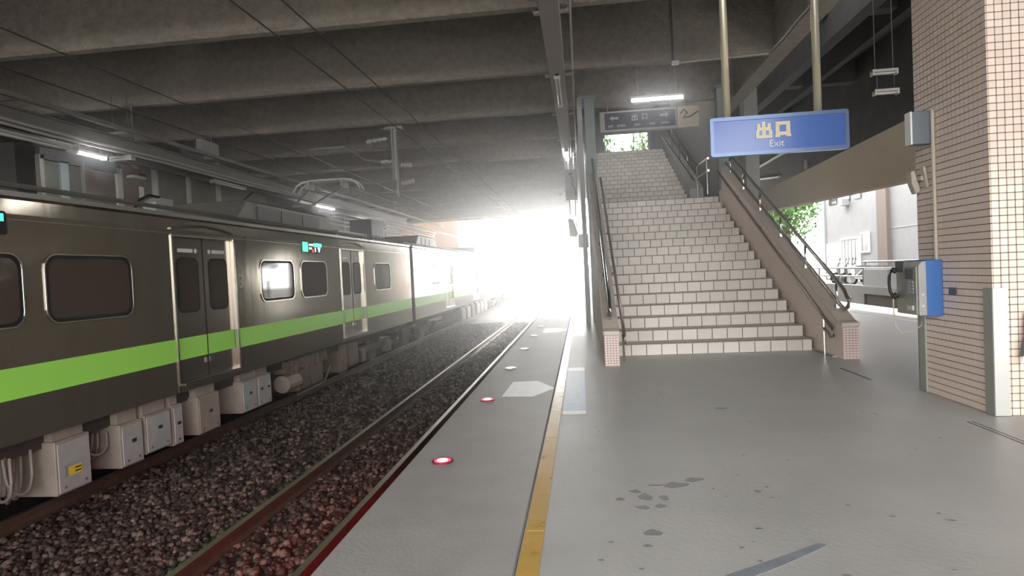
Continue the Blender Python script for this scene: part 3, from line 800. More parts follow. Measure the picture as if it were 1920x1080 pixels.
# LEDs in the floor
ORD = 'first second third fourth fifth sixth seventh eighth ninth tenth eleventh twelfth thirteenth fourteenth fifteenth sixteenth seventeenth eighteenth nineteenth twentieth'.split()
for i in range(24):
    y = .12 + 2.02 * i + (.0)
    lit = y < 7
    x = -1.03 + .0025 * y
    nm = ['red warning light set in the floor just behind the viewer', 'red warning light set in the floor below the frame', 'glowing red warning light set in the platform edge, nearest in view', 'second glowing red warning light set in the platform edge'][i] if i < 4 else 'clear round floor light on the platform edge, ' + ORD[i - 4] + ' beyond the two red ones'
    t = thing('floor_light', (x, y, 0), nm, 'light', group=None if i < 4 else 'clear floor lights along the platform edge')
    r1 = .075
    MB().ring(ellipse(x, y, r1, r1, 20), ellipse(x, y, r1 * .78, r1 * .78, 20), 'z', 0, .012).build('ring', M['led_ring'] if lit else M['guard'], t)
    b = MB()
    vs = [(x, y, .0118)]; n = 20
    for rr, z in ((.45, .0115), (.8, .0105)):
        vs += [(x + r1 * rr * math.cos(2 * math.pi * q / n), y + r1 * rr * math.sin(2 * math.pi * q / n), z) for q in range(n)]
    fs = [(0, 1 + q, 1 + (q + 1) % n) for q in range(n)] + [(1 + q, 1 + n + q, 1 + n + (q + 1) % n, 1 + (q + 1) % n) for q in range(n)]
    b.add(vs, fs)
    b.build('lens', M['led_red'] if lit else M['led_off'], t, smooth=True)
    if lit: MB().prism(ellipse(x, y, r1 * .5, r1 * .5, 16), 'z', .0115, .014).build('core', M['led_core'], t)
    if lit:
        # unseen red lamp placed under the platform nose to tint the ballast
        if lit:
            e = thing('unseen_edge_lamp', (EDGE, y, -.2), ['first', 'second', 'third', 'fourth'][i] + ' unseen red lamp placed under the platform nose to tint the ballast', 'lamp')
            MB().box(EDGE + .005, EDGE + .118, y - .05, y + .05, -.40, -.355).build('housing', M['led_ring'], e)
            MB().box(EDGE - .012, EDGE - .001, y - .05, y + .05, -.20, -.12).build('lens', M['led_red'], e)
            ld = bpy.data.lights.new('unseen_edge_lamp_light', 'AREA'); ld.energy = 26 if i < 3 else 12
            ld.color = (1, .02, .07); ld.size = .1
            lo = bpy.data.objects.new('unseen_edge_lamp_light', ld); COL.objects.link(lo)
            lo.location = (EDGE - .03, y, -.16); lo.rotation_euler = (0, math.radians(8), 0)

# floor stickers
MB().prism([(-.885, 6.34), (-.86, 7.18), (-.57, 7.20), (-.345, 6.73), (-.55, 6.30)], 'z', 0, .002).build('floor_arrow', M['sticker'], label='worn white arrow sticker pointing to the yellow line', cat='sticker')
MB().prism([(-.86, 12.8), (-.86, 13.7), (-.55, 13.7), (-.36, 13.25), (-.55, 12.8)], 'z', 0, .002).build('floor_arrow', M['sticker'], label='farther white arrow sticker on the platform edge strip', cat='sticker')
MB().prism([(-.86, 20), (-.86, 20.9), (-.55, 20.9), (-.36, 20.45), (-.55, 20)], 'z', 0, .002).build('floor_arrow', M['sticker'], label='farthest white arrow sticker on the platform edge strip', cat='sticker')
def pad(y0, y1, label, m='sticker_blue'):
    t = thing('floor_sticker', (-.12, y0, 0), label, 'sticker')
    MB().box(-.228, -.015, y0, y0 + .12, 0, .002).build('border', M['sticker'], t)
    MB().box(-.228, -.015, y0 + .122, y1 - .252, 0, .0018).build('panel', M[m], t)
    MB().box(-.228, -.015, y1 - .25, y1, 0, .002).build('border', M['sticker'], t)
pad(5.5, 8.1, 'pale blue floor sticker with white ends beside the yellow line')
pad(12.0, 13.4, 'white floor sticker beside the yellow line left of the stairs', 'sticker')
pad(15.6, 17.2, 'pinkish floor sticker farther along the yellow line', 'sticker')
b = MB()
pts = [(.44, 2.50), (.55, 2.60), (.68, 2.68), (.84, 2.78), (1.02, 2.90), (1.05, 2.875), (.88, 2.745), (.73, 2.635), (.6, 2.555), (.5, 2.45)]
b.prism(pts, 'z', 0, .0012).build('floor_tape', M['scuff'], label='worn blue-grey tape mark across the near floor', cat='tape')

# ================================================================== TRAIN
TX = -6.65; SIDE = -5.25
prof_half = [(-5.36, -.07), (-5.30, -.07), (-5.30, 2.05), (-5.275, 2.18), (-5.33, 2.27), (-5.5, 2.315), (-6.0, 2.385), (-6.65, 2.42)]
prof = prof_half + [(2 * TX - x, z) for x, z in prof_half[::-1][1:]]
def car(y0, y1, doors, wins, label, detail, gear, number=None, displays=(), group=None, roof=True, pant=False):
    t = thing('train_car', (TX, (y0 + y1) / 2, -.07), label, 'train', group)
    dw = .70
    MB().prism(prof, 'y', y0, y1).build('body', M['steel'], t)
    # side plates between the recessed doors
    xs = [y0] + sum([[d - dw, d + dw] for d in doors], []) + [y1]
    b = MB()
    for k in range(0, len(xs), 2): b.box(-5.302, SIDE, xs[k], xs[k + 1], -.07, 2.06)
    for d in doors:
        b.box(-5.302, SIDE, d - dw, d + dw, 2.0, 2.06); b.box(-5.302, SIDE, d - dw, d + dw, -.07, .055)
    b.prism([(-5.302, 2.06), (SIDE, 2.06), (-5.262, 2.2), (-5.302, 2.2)], 'y', y0, y1)
    sp_ = b.build('side_panel', M['steel'], t)
    MB().box(SIDE - .02, SIDE + .018, y0, y1, 2.225, 2.275).build('gutter', M['steel_trim'], t)
    MB().box(SIDE, SIDE + .006, y0, y1, 2.005, 2.013).build('seam', M['steel_trim'], sp_)
    # stripe
    b = MB()
    for k in range(0, len(xs), 2): b.box(SIDE, SIDE + .003, xs[k] + (.0 if k else .02), xs[k + 1] - (.02 if k == len(xs) - 2 else 0), .34, .632)
    b.build('stripe', M['green'], t)
    for d in doors:
        for s in (-1, 1):
            ya, yb = (d - dw + .015, d - .008) if s < 0 else (d + .008, d + dw - .015)
            dl = MB().box(-5.30, -5.288, ya, yb, .06, 1.97).build('door', M['steel_door'], t)
            yc = (ya + yb) / 2
            MB().prism(rrect(yc - .205, yc + .205, .98, 1.68, .09), 'x', -5.29, -5.284).build('door_pane', M['pane'], dl)
            MB().ring(rrect(yc - .225, yc + .225, .96, 1.70, .10), rrect(yc - .2, yc + .2, .985, 1.675, .085), 'x', -5.29, -5.28).build('pane_seal', M['rubber'], dl)
            MB().box(-5.29, -5.285, ya + .004, yb - .004, .345, .628).build('stripe', M['green'], dl)
            if detail:
                b = MB(); b.box(-5.29, -5.285, yc - .19, yc + .13, 1.77, 1.82) if s < 0 else b.box(-5.29, -5.285, yc - .13, yc + .19, 1.77, 1.82)
                b.cyl((-5.288, yc + .19 * -s, 1.795), (-5.284, yc + .19 * -s, 1.795), .032, 12)
                b.build('door_notice', M['white'], dl)
                yy = d + s * .05
                MB().box(-5.29, -5.27, yy - .02, yy + .02, .24, .31).build('grip', M['steel_trim'], dl)
        MB().box(-5.289, -5.282, d - .008, d + .008, .06, 1.97).build('door_seal', M['rubber'], t)
        fr = MB(); fr.box(-5.30, -5.232, d - dw - .02, d - dw + .012, .05, 1.99); fr.box(-5.30, -5.225, d + dw - .012, d + dw + .03, .05, 1.99); fr.box(-5.30, -5.235, d - dw, d + dw, 1.97, 2.0)
        fr.build('door_frame', M['steel_trim'], t, bevel=.003)
        MB().tube([(SIDE + .012, d - .72 + .1 * i, 2.07 + .07 * math.sin(math.pi * i / 14.4)) for i in range(15)], .014, 6).build('door_gutter', M['steel_trim'], t)
        MB().box(SIDE - .02, SIDE + .06, d - .66, d + .66, .01, .052).build('door_step', M['steel_trim'], t, bevel=.006)
        MB().box(SIDE, SIDE + .006, d - dw - .016, d - dw - .004, -.07, .05).build('seam', M['steel_trim'], sp_)
    for ya, yb in wins:
        w = MB().prism(rrect(ya, yb, 1.02, 1.675, .13), 'x', SIDE - .01, SIDE + .003).build('window_pane', M['pane'], t)
        MB().ring(rrect(ya - .03, yb + .03, .99, 1.705, .15), rrect(ya - .008, yb + .008, 1.012, 1.683, .135), 'x', SIDE - .01, SIDE + .014).build('window_frame', M['steel_trim'], w, bevel=.003)
        MB().ring(rrect(ya - .01, yb + .01, 1.01, 1.685, .137), rrect(ya + .025, yb - .025, 1.045, 1.65, .11), 'x', SIDE, SIDE + .006).build('window_seal', M['rubber'], w)
    for ya, yb in displays:
        dp = MB().prism(rrect(ya, yb, 1.86, 2.08, .03), 'x', SIDE - .005, SIDE + .006).build('display', M['black'], t)
        L_ = yb - ya
        b = MB(); b.box(SIDE + .006, SIDE + .008, ya + .03, ya + .28 * L_, 1.88, 2.06); b.box(SIDE + .006, SIDE + .008, ya + .56 * L_, yb - .03, 1.985, 2.055)
        b.build('display_block', M['disp_green'], dp)
        b = MB(); b.box(SIDE + .006, SIDE + .008, ya + .34 * L_, ya + .52 * L_, 2.0, 2.035); b.box(SIDE + .006, SIDE + .008, ya + .34 * L_, ya + .46 * L_, 1.93, 1.965)
        b.box(SIDE + .006, SIDE + .008, ya + .62 * L_, ya + .66 * L_, 1.885, 1.97); b.box(SIDE + .006, SIDE + .008, ya + .76 * L_, ya + .90 * L_, 1.945, 1.97); b.box(SIDE + .006, SIDE + .008, ya + .80 * L_, ya + .86 * L_, 1.885, 1.945)
        b.build('display_text', M['disp_white'], dp)
        b = MB(); b.box(SIDE + .006, SIDE + .008, ya + .49 * L_, ya + .55 * L_, 1.87, 1.93)
        b.build('display_mark', M['disp_red'], dp)
    if number:
        text('car_number', number, .30, M['under_white'], t, (SIDE + .002, 8.985, 1.345), (math.pi / 2, 0, math.pi / 2), .002)
    MB().box(-7.6, -5.45, y0 + .1, y1 - .1, -.25, -.071).build('underframe', M['under_dark'], t)
    # bogies
    for yc in (y0 + 2.6, y1 - 2.6):
        bo_ = MB().box(-5.75, -5.62, yc - 1.5, yc + 1.5, -.62, -.42).build('bogie', M['under_dark'], t, bevel=.02)
        for yw in (yc - 1.05, yc + 1.05):
            b = MB(); b.cyl((-6.19, yw, RT + .43), (-6.06, yw, RT + .43), .43, 24); b.cyl((-7.24, yw, RT + .43), (-7.11, yw, RT + .43), .43, 24); b.cyl((-7.2, yw, RT + .43), (-6.1, yw, RT + .43), .08, 10)
            b.build('wheel_set', M['under_brown'], bo_)
            MB().box(-5.72, -5.52, yw - .16, yw + .16, -.78, -.46).build('axle_box', M['under_brown'], bo_, bevel=.03)
        MB().cyl((-5.68, yc - .35, -.42), (-5.68, yc - .35, -.1), .11, 12).build('spring', M['under_brown'], bo_)
        MB().cyl((-5.68, yc + .35, -.42), (-5.68, yc + .35, -.1), .11, 12).build('spring', M['under_brown'], bo_)
    for g_ in gear: g_(t)
    if roof:
        ym = (y0 + y1) / 2
        for ya, yb in ((y0 + 2.2, y0 + 5.6), (y1 - 8.8, y1 - 4.5)):
            b = MB().prism([(ya, 2.36), (ya + .45, 2.78), (yb - .45, 2.78), (yb, 2.36)], 'x', -7.6, -5.75)
            a = b.build('air_conditioner', M['steel_roof'], t, bevel=.03)
            for q in range(3):
                yy = ya + .8 + q * (yb - ya - 1.6) / 3
                MB().box(-5.752, -5.735, yy, yy + (yb - ya - 1.9) / 3, 2.46, 2.7).build('grille', M['dark_grey'], a)
        for q in range(4):
            MB().cyl((-5.9, y1 - .5 - q * .28, 2.36), (-5.9, y1 - .5 - q * .28, 2.55), .05, 8).build('insulator', M['insul'], t)
        MB().box(-6.6, -5.95, y1 - 1.35, y1 - .3, 2.40, 3.02).build('roof_cabinet', M['dark_grey'], t, bevel=.01)
        MB().tube([(-5.7, y0 + .5, 2.42), (-5.7, y1 - .4, 2.42)], .03, 6).build('roof_cable', M['steel_roof'], t)
    return t

def ubox(y0, y1, z0, z1, m, depth=.9, lid=True, x=-5.31, slots=1, label_=False):
    def go(t):
        b = MB().box(x - depth, x, y0, y1, z0, z1).build('equipment_box', M['under_beige'], t, bevel=.008)
        if lid:
            MB().box(x, x + .014, y0 + .02, y1 - .02, z0 + .02, z1 - .03).build('cover', m, b, bevel=.004)
            for s in range(slots):
                yc = y0 + (y1 - y0) * (s + .55) / slots
                MB().box(x + .014, x + .018, yc - .035, yc + .035, z0 + .26, z0 + .30).build('slot', M['black'], b)
            for yy, q in ((y0 + .09, z0 + .07), (y1 - .09, z0 + .07)):
                MB().box(x + .014, x + .022, yy - .012, yy + .012, q - .012, q + .012).build('bolt', M['dark_grey'], b)
        if label_:
            MB().box(x + .018, x + .02, y0 + .13, y0 + .30, z0 + .17, z0 + .26).build('yellow_label', M['yellow_label'], b)
            b2 = MB(); b2.box(x + .02, x + .021, y0 + .21, y0 + .29, z0 + .225, z0 + .24); b2.box(x + .02, x + .021, y0 + .21, y0 + .29, z0 + .19, z0 + .205)
            b2.build('label_bars', M['black'], b)
            MB().box(x + .014, x + .018, y0 + .10, y0 + .33, z0 + .27, z0 + .30).build('handle_plate', M['grey'], b)
            MB().tube([(x + .014, y0 + .09, z0 + .17), (x + .03, y0 + .09, z0 + .18), (x + .03, y0 + .09, z0 + .27), (x + .014, y0 + .09, z0 + .28)], .006, 6).build('handle', M['dark_grey'], b)
        MB().box(x - .3, x - .05, y0 + .03, y1 - .03, z1, -.07).build('hanger', M['under_beige'], b)
    return go
def hoses(y0, y1, zt, zb, n, x=-5.42):
    def go(t):
        for i in range(n):
            pts = []
            a, c = y0 + .055 * i, y1 - .03 * i
            for k in range(15):
                u = k / 14
                pts.append((x - .07 * i + .04 * math.sin(4 * u + i), a + (c - a) * (.5 - .5 * math.cos(math.pi * u)), zt - (zt - zb + .05 * i) * max(0, math.sin(math.pi * u)) ** .55))
            MB().tube(pts, .015, 6).build('hose', M['hose'], t, smooth=True)
    return go
def machinery(t):
    rr = random.Random(9)
    g_ = MB().box(-6.0, -5.42, 11.05, 12.2, -.78, -.32).build('compressor', M['under_brown'], t, bevel=.04)
    MB().cyl((-5.5, 10.55, -.55), (-5.5, 11.05, -.55), .16, 14).build('motor', M['under_beige'], g_)
    MB().box(-5.44, -5.40, 11.15, 11.5, -.7, -.4).build('plate', M['under_brown'], g_)
    MB().box(-5.44, -5.40, 11.6, 12.1, -.72, -.36).build('plate', M['under_brown'], g_)
    for i in range(9):
        y = 10.5 + i * .21; MB().box(-5.6, -5.36, y, y + rr.uniform(.05, .14), -.32 - rr.uniform(0, .1), -.14).build('bracket', M['under_brown'], g_)
    MB().tube([(-5.38, 10.4, -.2), (-5.38, 12.3, -.26), (-5.4, 12.5, -.5), (-5.42, 12.2, -.8), (-5.42, 11.0, -.82)], .022, 6).build('pipe', M['under_brown'], g_)
    MB().box(-5.9, -5.36, 13.05, 13.35, -.75, -.12).build('tank', M['under_brown'], t, bevel=.02)
    MB().box(-5.9, -5.36, 13.55, 14.1, -.72, -.12).build('tank', M['under_brown'], t, bevel=.05)
gear1 = [ubox(5.53, 5.97, -.74, -.19, M['under_white'], slots=0, label_=True), ubox(6.40, 6.76, -.74, -.24, M['under_white']), ubox(6.80, 7.26, -.70, -.23, M['under_white']), ubox(7.30, 7.5, -.74, -.22, M['under_white']),
         ubox(7.83, 8.33, -.74, -.22, M['under_beige']), ubox(8.93, 9.35, -.70, -.2, M['under_white']), ubox(9.38, 9.82, -.70, -.2, M['under_white'], slots=2),
         hoses(5.08, 5.40, -.22, -.60, 3), hoses(4.86, 5.12, -.22, -.58, 2, -5.36), hoses(4.5, 4.8, -.22, -.62, 3), hoses(6.0, 6.36, -.3, -.5, 4), machinery]
car1 = car(-2.0, 18.5, [2.5, 8.1, 13.7], [(-.1, 1.1), (4.1, 5.22), (5.5, 6.64), (9.58, 10.72), (11.05, 12.18), (15.18, 16.42)], 'nearest stainless train car with a green stripe and the number 3', True, gear1, '3', [(4.2, 5.115), (11.13, 12.05)])
def gear2(a, b_): return [ubox(a + i * 1.3, a + i * 1.3 + rs.uniform(.6, 1.1), -.72, -.2, M['under_white' if i % 2 else 'under_beige']) for i in range(int((b_ - a) / 1.3))]
car2 = car(18.85, 41.6, [24.0, 30.05, 36.2], [(21.1, 22.35), (25.5, 26.65), (27.1, 28.3), (31.7, 32.8), (33.2, 34.4), (38.0, 39.2)], 'second train car, bright where it nears the tunnel mouth', False, gear2(26.5, 35), group=None, displays=())
car3 = car(41.95, 64.5, [47.0, 53.2, 59.3], [(44, 45.2), (48.6, 49.8), (50.2, 51.4), (54.8, 56), (56.4, 57.6), (61.5, 62.7)], 'third train car outside in the glare beyond the roof', False, gear2(49, 57))
car4 = car(64.85, 87.4, [70, 76.1, 82.2], [(67, 68.2), (71.6, 72.8), (73.2, 74.4), (77.7, 78.9), (79.3, 80.5), (84.5, 85.7)], 'last visible train car far off in the white glare', False, [])
for a, b_, i in ((18.5, 18.85, 0), (41.6, 41.95, 1), (64.5, 64.85, 2)):
    MB().ring([(p[0] * .98 - .02 * 6.65 * 1, p[1] * .97) for p in prof], [(TX + (p[0] - TX) * .8, .1 + p[1] * .85) for p in prof], 'y', a + .005, b_ - .005).build('gangway_bellows', M['rubber'], label=('dark gangway bellows between the first and second train cars', 'dark gangway bellows between the second and third train cars', 'dark gangway bellows between the third and last train cars')[i], cat='gangway')
# small roof cabinet on the first car near its second window and pantograph
rc = MB().prism([(8.45, 2.36), (8.45, 2.58), (8.6, 2.66), (8.85, 2.66), (8.85, 2.36)], 'x', -6.42, -6.2).build('antenna_box', M['under_white'], car1, bevel=.01)
MB().tube([(-6.2, 7.95, 2.38), (-6.2, 8.12, 2.58), (-6.22, 8.35, 2.67), (-6.25, 8.6, 2.67)], .02, 6).build('cable', M['black'], rc)
PY = 16.0
pa = MB().box(-7.3, -6.0, PY - 1.2, PY + .9, 2.50, 2.56).build('pantograph', M['cat_arm'], car1)
for yy in (PY - .16, PY + .16):
    MB().tube([(-7.62, yy, 3.72), (-7.52, yy, 3.86), (-7.36, yy, 3.96), (-7.1, yy, 4.0), (-6.2, yy, 4.0), (-5.98, yy, 3.96), (-5.84, yy, 3.86), (-5.76, yy, 3.72)], .026, 8).build('contact_strip', M['white'], pa)
for x in (-7.2, -6.25):
    MB().box(x - .03, x + .03, PY - .2, PY + .2, 3.78, 3.97).build('strip_support', M['under_white'], pa)
    MB().tube([(x, PY, 3.8), (x + (.25 if x < -6.65 else -.25), PY - 1.6, 3.15)], .025, 6).build('upper_arm', M['cat_arm'], pa)
MB().tube([(-6.73, PY - 1.6, 3.15), (-6.73, PY + .5, 2.56)], .045, 8).build('lower_arm', M['cat_arm'], pa)
MB().tube([(-6.97, PY - 1.6, 3.15), (-6.48, PY - 1.6, 3.15)], .03, 8).build('knuckle', M['cat_arm'], pa)
for x in (-7.25, -6.05):
    for yy in (PY - 1.1, PY + .8): MB().cyl((x, yy, 2.38), (x, yy, 2.5), .06, 8).build('insulator', M['insul'], pa)

# ================================================================== OVERHEAD LINE
def mast(x, y, label):
    t = thing('catenary_support', (x, y, 3.4), label, 'support')
    b = MB(); b.box(x - .07, x - .03, y - .06, y + .06, 3.9, 5.3); b.box(x + .03, x + .07, y - .06, y + .06, 3.42, 5.3); b.box(x - .03, x + .03, y - .015, y + .015, 3.9, 5.3)
    b.build('mast', M['cat_arm'], t)
    MB().box(x - .25, x + .25, y - .1, y + .1, 5.24, 5.3).build('top_plate', M['cat_arm'], t)
    def arm(pts, r=.025): return MB().tube(pts, r, 8).build('bracket_arm', M['cat_arm'], t)
    def ins(p, q):
        a = MB().tube([p, q], .04, 8).build('insulator', M['insul'], t)
        P, Q = Vector(p), Vector(q)
        for k in range(4):
            c = P.lerp(Q, (k + .5) / 4); d = (Q - P).normalized() * .012
            MB().cyl(tuple(c - d), tuple(c + d), .065, 10).build('shed', M['insul'], a)
    # right arms, over the near track
    ins((x + .15, y, 4.28), (x + .45, y, 4.27)); arm([(x + .05, y, 4.28), (x + .15, y, 4.28)]); arm([(x + .45, y, 4.27), (x + 1.0, y, 4.27), (x + 2.15, y, 4.29)])
    ins((x + .15, y, 3.78), (x + .5, y, 3.84)); arm([(x + .5, y, 3.84), (x + .9, y, 3.95), (x + 1.15, y, 4.2), (x + 1.9, y, 4.26), (x + 2.05, y, 4.2)], .02)
    # left arms, over the far track
    ins((x - .08, y, 4.40), (x - .4, y, 4.40)); arm([(x - .4, y, 4.40), (x - .85, y, 4.5), (x - 1.4, y, 4.9), (x - 2.35, y, 4.86)])
    ins((x - .2, y, 5.02), (x - .75, y, 4.96)); arm([(x - 1.4, y, 4.9), (x - 1.9, y, 4.72)], .018)
    return t
mast(-4.8, 16.0, 'grey hanging mast with insulated arms holding the overhead wires between the two tracks')
for pts, lb in (([(-2.78, -6, 4.05), (-2.78, 16, 4.05), (-2.95, 60, 4.05)], 'contact wire over the empty track'),
                ([(-3.25, -6, 4.05), (-3.25, 16, 4.05), (-3.1, 60, 4.05)], 'second thin wire left of the contact wire over the empty track'),
                ([(-6.65, -6, 4.45), (-6.65, 60, 4.45)], 'upper wire over the train roof'),
                ([(-6.92, -6, 4.04), (-6.7, 16, 4.04), (-6.6, 60, 4.04)], 'contact wire touching the pantograph of the train')):
    MB().tube(pts, .0095, 6).build('overhead_wire', M['wire'], label=lb, cat='wire')

# ================================================================== FAR PLATFORM (left)
cb = thing('canopy_frame', (-9.5, 20, 4.1), 'dull steel beams of the far platform canopy above the train', 'canopy')
MB().box(-9.56, -9.44, 5, 33, 4.17, 4.46).build('beam', M['steel_beam'], cb)
MB().box(-9.62, -9.38, 5, 33, 4.46, 4.49).build('beam_flange', M['steel_beam'], cb)
MB().box(-10.2, -10.1, 5, 40, 4.2, 4.3).build('beam', M['steel_beam'], cb)
MB().box(-9.05, -8.97, 4, 40, 4.5, 4.58).build('beam', M['steel_beam'], cb)
for y in (6.5, 9.1, 11.9, 14.9, 18, 21, 24, 27, 30): MB().box(-10.9, -9.0, y, y + .09, 4.49, 4.56).build('cross_beam', M['steel_beam'], cb)
for y in (12.35, 18.5, 24.7, 31): MB().tube([(-9.5, y, 4.45), (-9.5, y, 5.32)], .02, 6).build('hanger', M['steel_beam'], cb)
for k, (dx, z) in enumerate(((0, 4.12), (.12, 4.16))):
    MB().tube([(-9.3 + dx, 4 + i * 3, z + (.03 if i % 2 else 0)) for i in range(15)], .025, 6).build('cable', M['fixture'], cb)
wr = thing('waiting_room', (-11, 12, 0), 'glazed waiting room with a brown brick panel on the far platform behind the train', 'room', kind='structure')
def post(x, y0, y1, m='steel_beam', z1=4.05): MB().box(x - .05, x + .05, y0, y1, 0, z1).build('post', M[m], wr)
post(-10.5, 10.98, 11.08); post(-10.5, 11.46, 11.66, 'teal', 4.02); post(-10.5, 12.03, 12.08); post(-10.5, 13.0, 13.17, 'fixture', 4.1)
for ya, yb, m in ((11.09, 11.45, 'oldpane'), (11.67, 12.02, 'oldpane'), (12.09, 12.99, 'brownpane')):
    MB().box(-10.52, -10.50, ya, yb, .9, 3.96).build('pane', M[m], wr)
MB().box(-10.55, -10.45, 11.0, 13.1, 3.97, 4.2).build('head_beam', M['under_dark'], wr)
MB().box(-10.6, -10.5, 13.18, 13.9, 0, 4.2).build('brick_panel', M['brickred'], wr)
MB().box(-10.52, -10.49, 13.75, 13.9, 3.5, 3.78).build('notice', M['white'], wr)
MB().box(-10.49, -10.3, 13.35, 13.75, 3.93, 3.99).build('shelf', M['fixture'], wr)
MB().box(-10.48, -10.35, 13.72, 13.82, 3.97, 4.08).build('camera', M['black'], wr)
MB().box(-10.75, -10.6, 13.9, 20, 0, 4.6).build('back_wall', M['olive'], wr)
post(-10.5, 14.27, 14.38, 'fixture', 4.4); post(-10.5, 15.62, 15.70, 'fixture', 4.6); post(-10.5, 16.98, 17.08, 'fixture', 4.6)
MB().tube([(-10.4, 17.6, 3.6), (-10.4, 18.85, 4.28)], .035, 6).build('brace', M['black'], wr)
fs_ = thing('platform_sign', (-9.4, 14.6, 4.3), 'dark box sign hanging below a beige panel over the far platform', 'sign')
MB().box(-9.75, -9.55, 14.3, 14.95, 4.55, 4.80).build('box', M['dark_grey'], fs_, bevel=.01)
MB().box(-9.75, -9.62, 14.96, 15.75, 4.58, 5.12).build('panel', M['under_white'], fs_)
MB().tube([(-9.68, 15.5, 5.1), (-9.68, 15.5, 5.34)], .02, 6).build('hanger', M['steel_beam'], fs_)
MB().box(-14.9, -12.0, 12, 26, 0, 4.6).build('station_building', M['dark_concrete'], label='dim station building wall at the back of the far platform', cat='building', kind='structure')
bk = thing('brick_building', (-12, 53, 0), 'brown brick building standing at the far left of the bright tunnel mouth', 'building')
MB().box(-15.5, -10.0, 50, 58, -1, 8).build('walls', M['brickred'], bk)
MB().box(-15.6, -9.9, 49.9, 58.1, 8, 8.2).build('roof', M['dark_grey'], bk)
for z in (2.5, 5.4):
    for y in (51.5, 54.5): MB().box(-10.02, -9.97, y, y + 1.4, z, z + 1.3).build('window', M['window_dark'], bk)
lc = thing('platform_lineside_pipes', (-10.5, 33, 3.8), 'bundle of pale pipes and crates above the far platform near the mouth', 'pipes')
for i in range(5): MB().tube([(-10.6 + .1 * i, 25, 3.75 + .16 * i), (-10.6 + .1 * i, 43, 3.75 + .14 * i)], .04, 6).build('pipe', M['fixture'], lc)
for y in (27, 30.5, 33, 36, 39): MB().box(-10.7, -10.62, y, y + .08, 0, 4.7).build('post', M['fixture'], lc)
MB().box(-10.65, -10.5, 29.2, 30.3, 3.4, 3.75).build('panel', M['white'], lc)

# ================================================================== OUTDOORS, right
wl = thing('boundary_wall', (11.3, 20, 0), 'low white panel wall with a pipe rail beyond the right track', 'wall', kind='structure')
y = 6.0
while y < 26:
    MB().box(11.2, 11.38, y, y + 1.965, .08, .77).build('panel', M['wall_white'], wl, bevel=.012); y += 2.0
MB().box(11.12, 11.4, 5, 26, -.22, .078).build('kerb', M['plain_wall'], wl)
MB().box(11.25, 11.4, 5, 26, -1.3, -.222).build('retaining_base', M['facade_brown'], wl)
for z in (.80, 1.05): MB().tube([(11.29, 5, z), (11.29, 26.2, z)], .035, 8).build('rail', M['wall_white'], wl)
for i in range(11): MB().tube([(11.29, 6 + 2 * i, .75), (11.29, 6 + 2 * i, 1.05)], .03, 6).build('rail_post', M['wall_white'], wl)
of = thing('open_fence', (11.3, 30, 0), 'white open railing in front of the parked motorcycles', 'fence')
MB().box(11.2, 11.38, 26, 46, -1.3, .1).build('kerb', M['plain_wall'], of)
for z in (.45, .80): MB().tube([(11.29, 26.1, z), (11.29, 46, z)], .035, 8).build('rail', M['wall_white'], of)
for i in range(9): MB().tube([(11.29, 26.2 + 2.3 * i, .1), (11.29, 26.2 + 2.3 * i, .8)], .04, 8).build('post', M['wall_white'], of)
def motorcycle(x, y, a, body, label):
    t = thing('motorcycle', (x, y, -.05), label, 'motorcycle')
    ca, sa = math.cos(a), math.sin(a)
    def T(p): return (x + p[0] * ca - p[1] * sa, y + p[0] * sa + p[1] * ca, p[2] - .05)
    def put(b, nm, m, par=None, **k):
        b.v = [T(p) for p in b.v]; return b.build(nm, m, par or t, **k)
    for wx in (-.62, .62):
        b = MB(); b.tube([(wx + .24 * math.cos(2 * math.pi * i / 18), 0, .29 + .24 * math.sin(2 * math.pi * i / 18)) for i in range(18)], .055, 8, closed=True)
        w = put(b, 'wheel', M['rubber'], smooth=True)
        put(MB().cyl((wx, -.03, .29), (wx, .03, .29), .17, 12), 'rim', M['chrome'], w)
    put(MB().prism([(-.85, .62), (-.9, .78), (-.2, .74), (.1, .45), (.45, .42), (.5, .95), (.62, .92), (.62, .6), (.42, .30), (-.3, .28), (-.5, .45)], 'y', -.14, .14), 'body', body, bevel=.03)
    put(MB().prism([(-.88, .78), (-.85, .86), (-.3, .86), (-.12, .78), (-.2, .74)], 'y', -.13, .13), 'seat', M['black'], bevel=.02)
    put(MB().tube([(.48, -.34, 1.02), (.52, -.15, .98), (.52, .15, .98), (.48, .34, 1.02)], .02, 6), 'handlebar', M['black'])
    put(MB().tube([(.62, 0, .29), (.52, 0, .98)], .035, 6), 'fork', M['dark_grey'])
    for s in (-.3, .3): put(MB().tube([(.5, s, 1.0), (.46, s * 1.2, 1.22)], .012, 6).box(.43, .46, s * 1.2 - .06, s * 1.2 + .06, 1.18, 1.28), 'mirror', M['dark_grey'])
    put(MB().cyl((.6, 0, .88), (.66, 0, .88), .09, 12), 'headlight', M['white'])
    return t
motorcycle(12.7, 29.2, 2.6, M['white'], 'white motor scooter parked behind the railing, closest to the white wall')
motorcycle(12.9, 30.4, 2.9, M['dark_grey'], 'dark motor scooter parked behind the railing between two others')
motorcycle(13.2, 32.0, 2.7, M['grey'], 'grey motor scooter parked behind the railing farthest from the white wall')

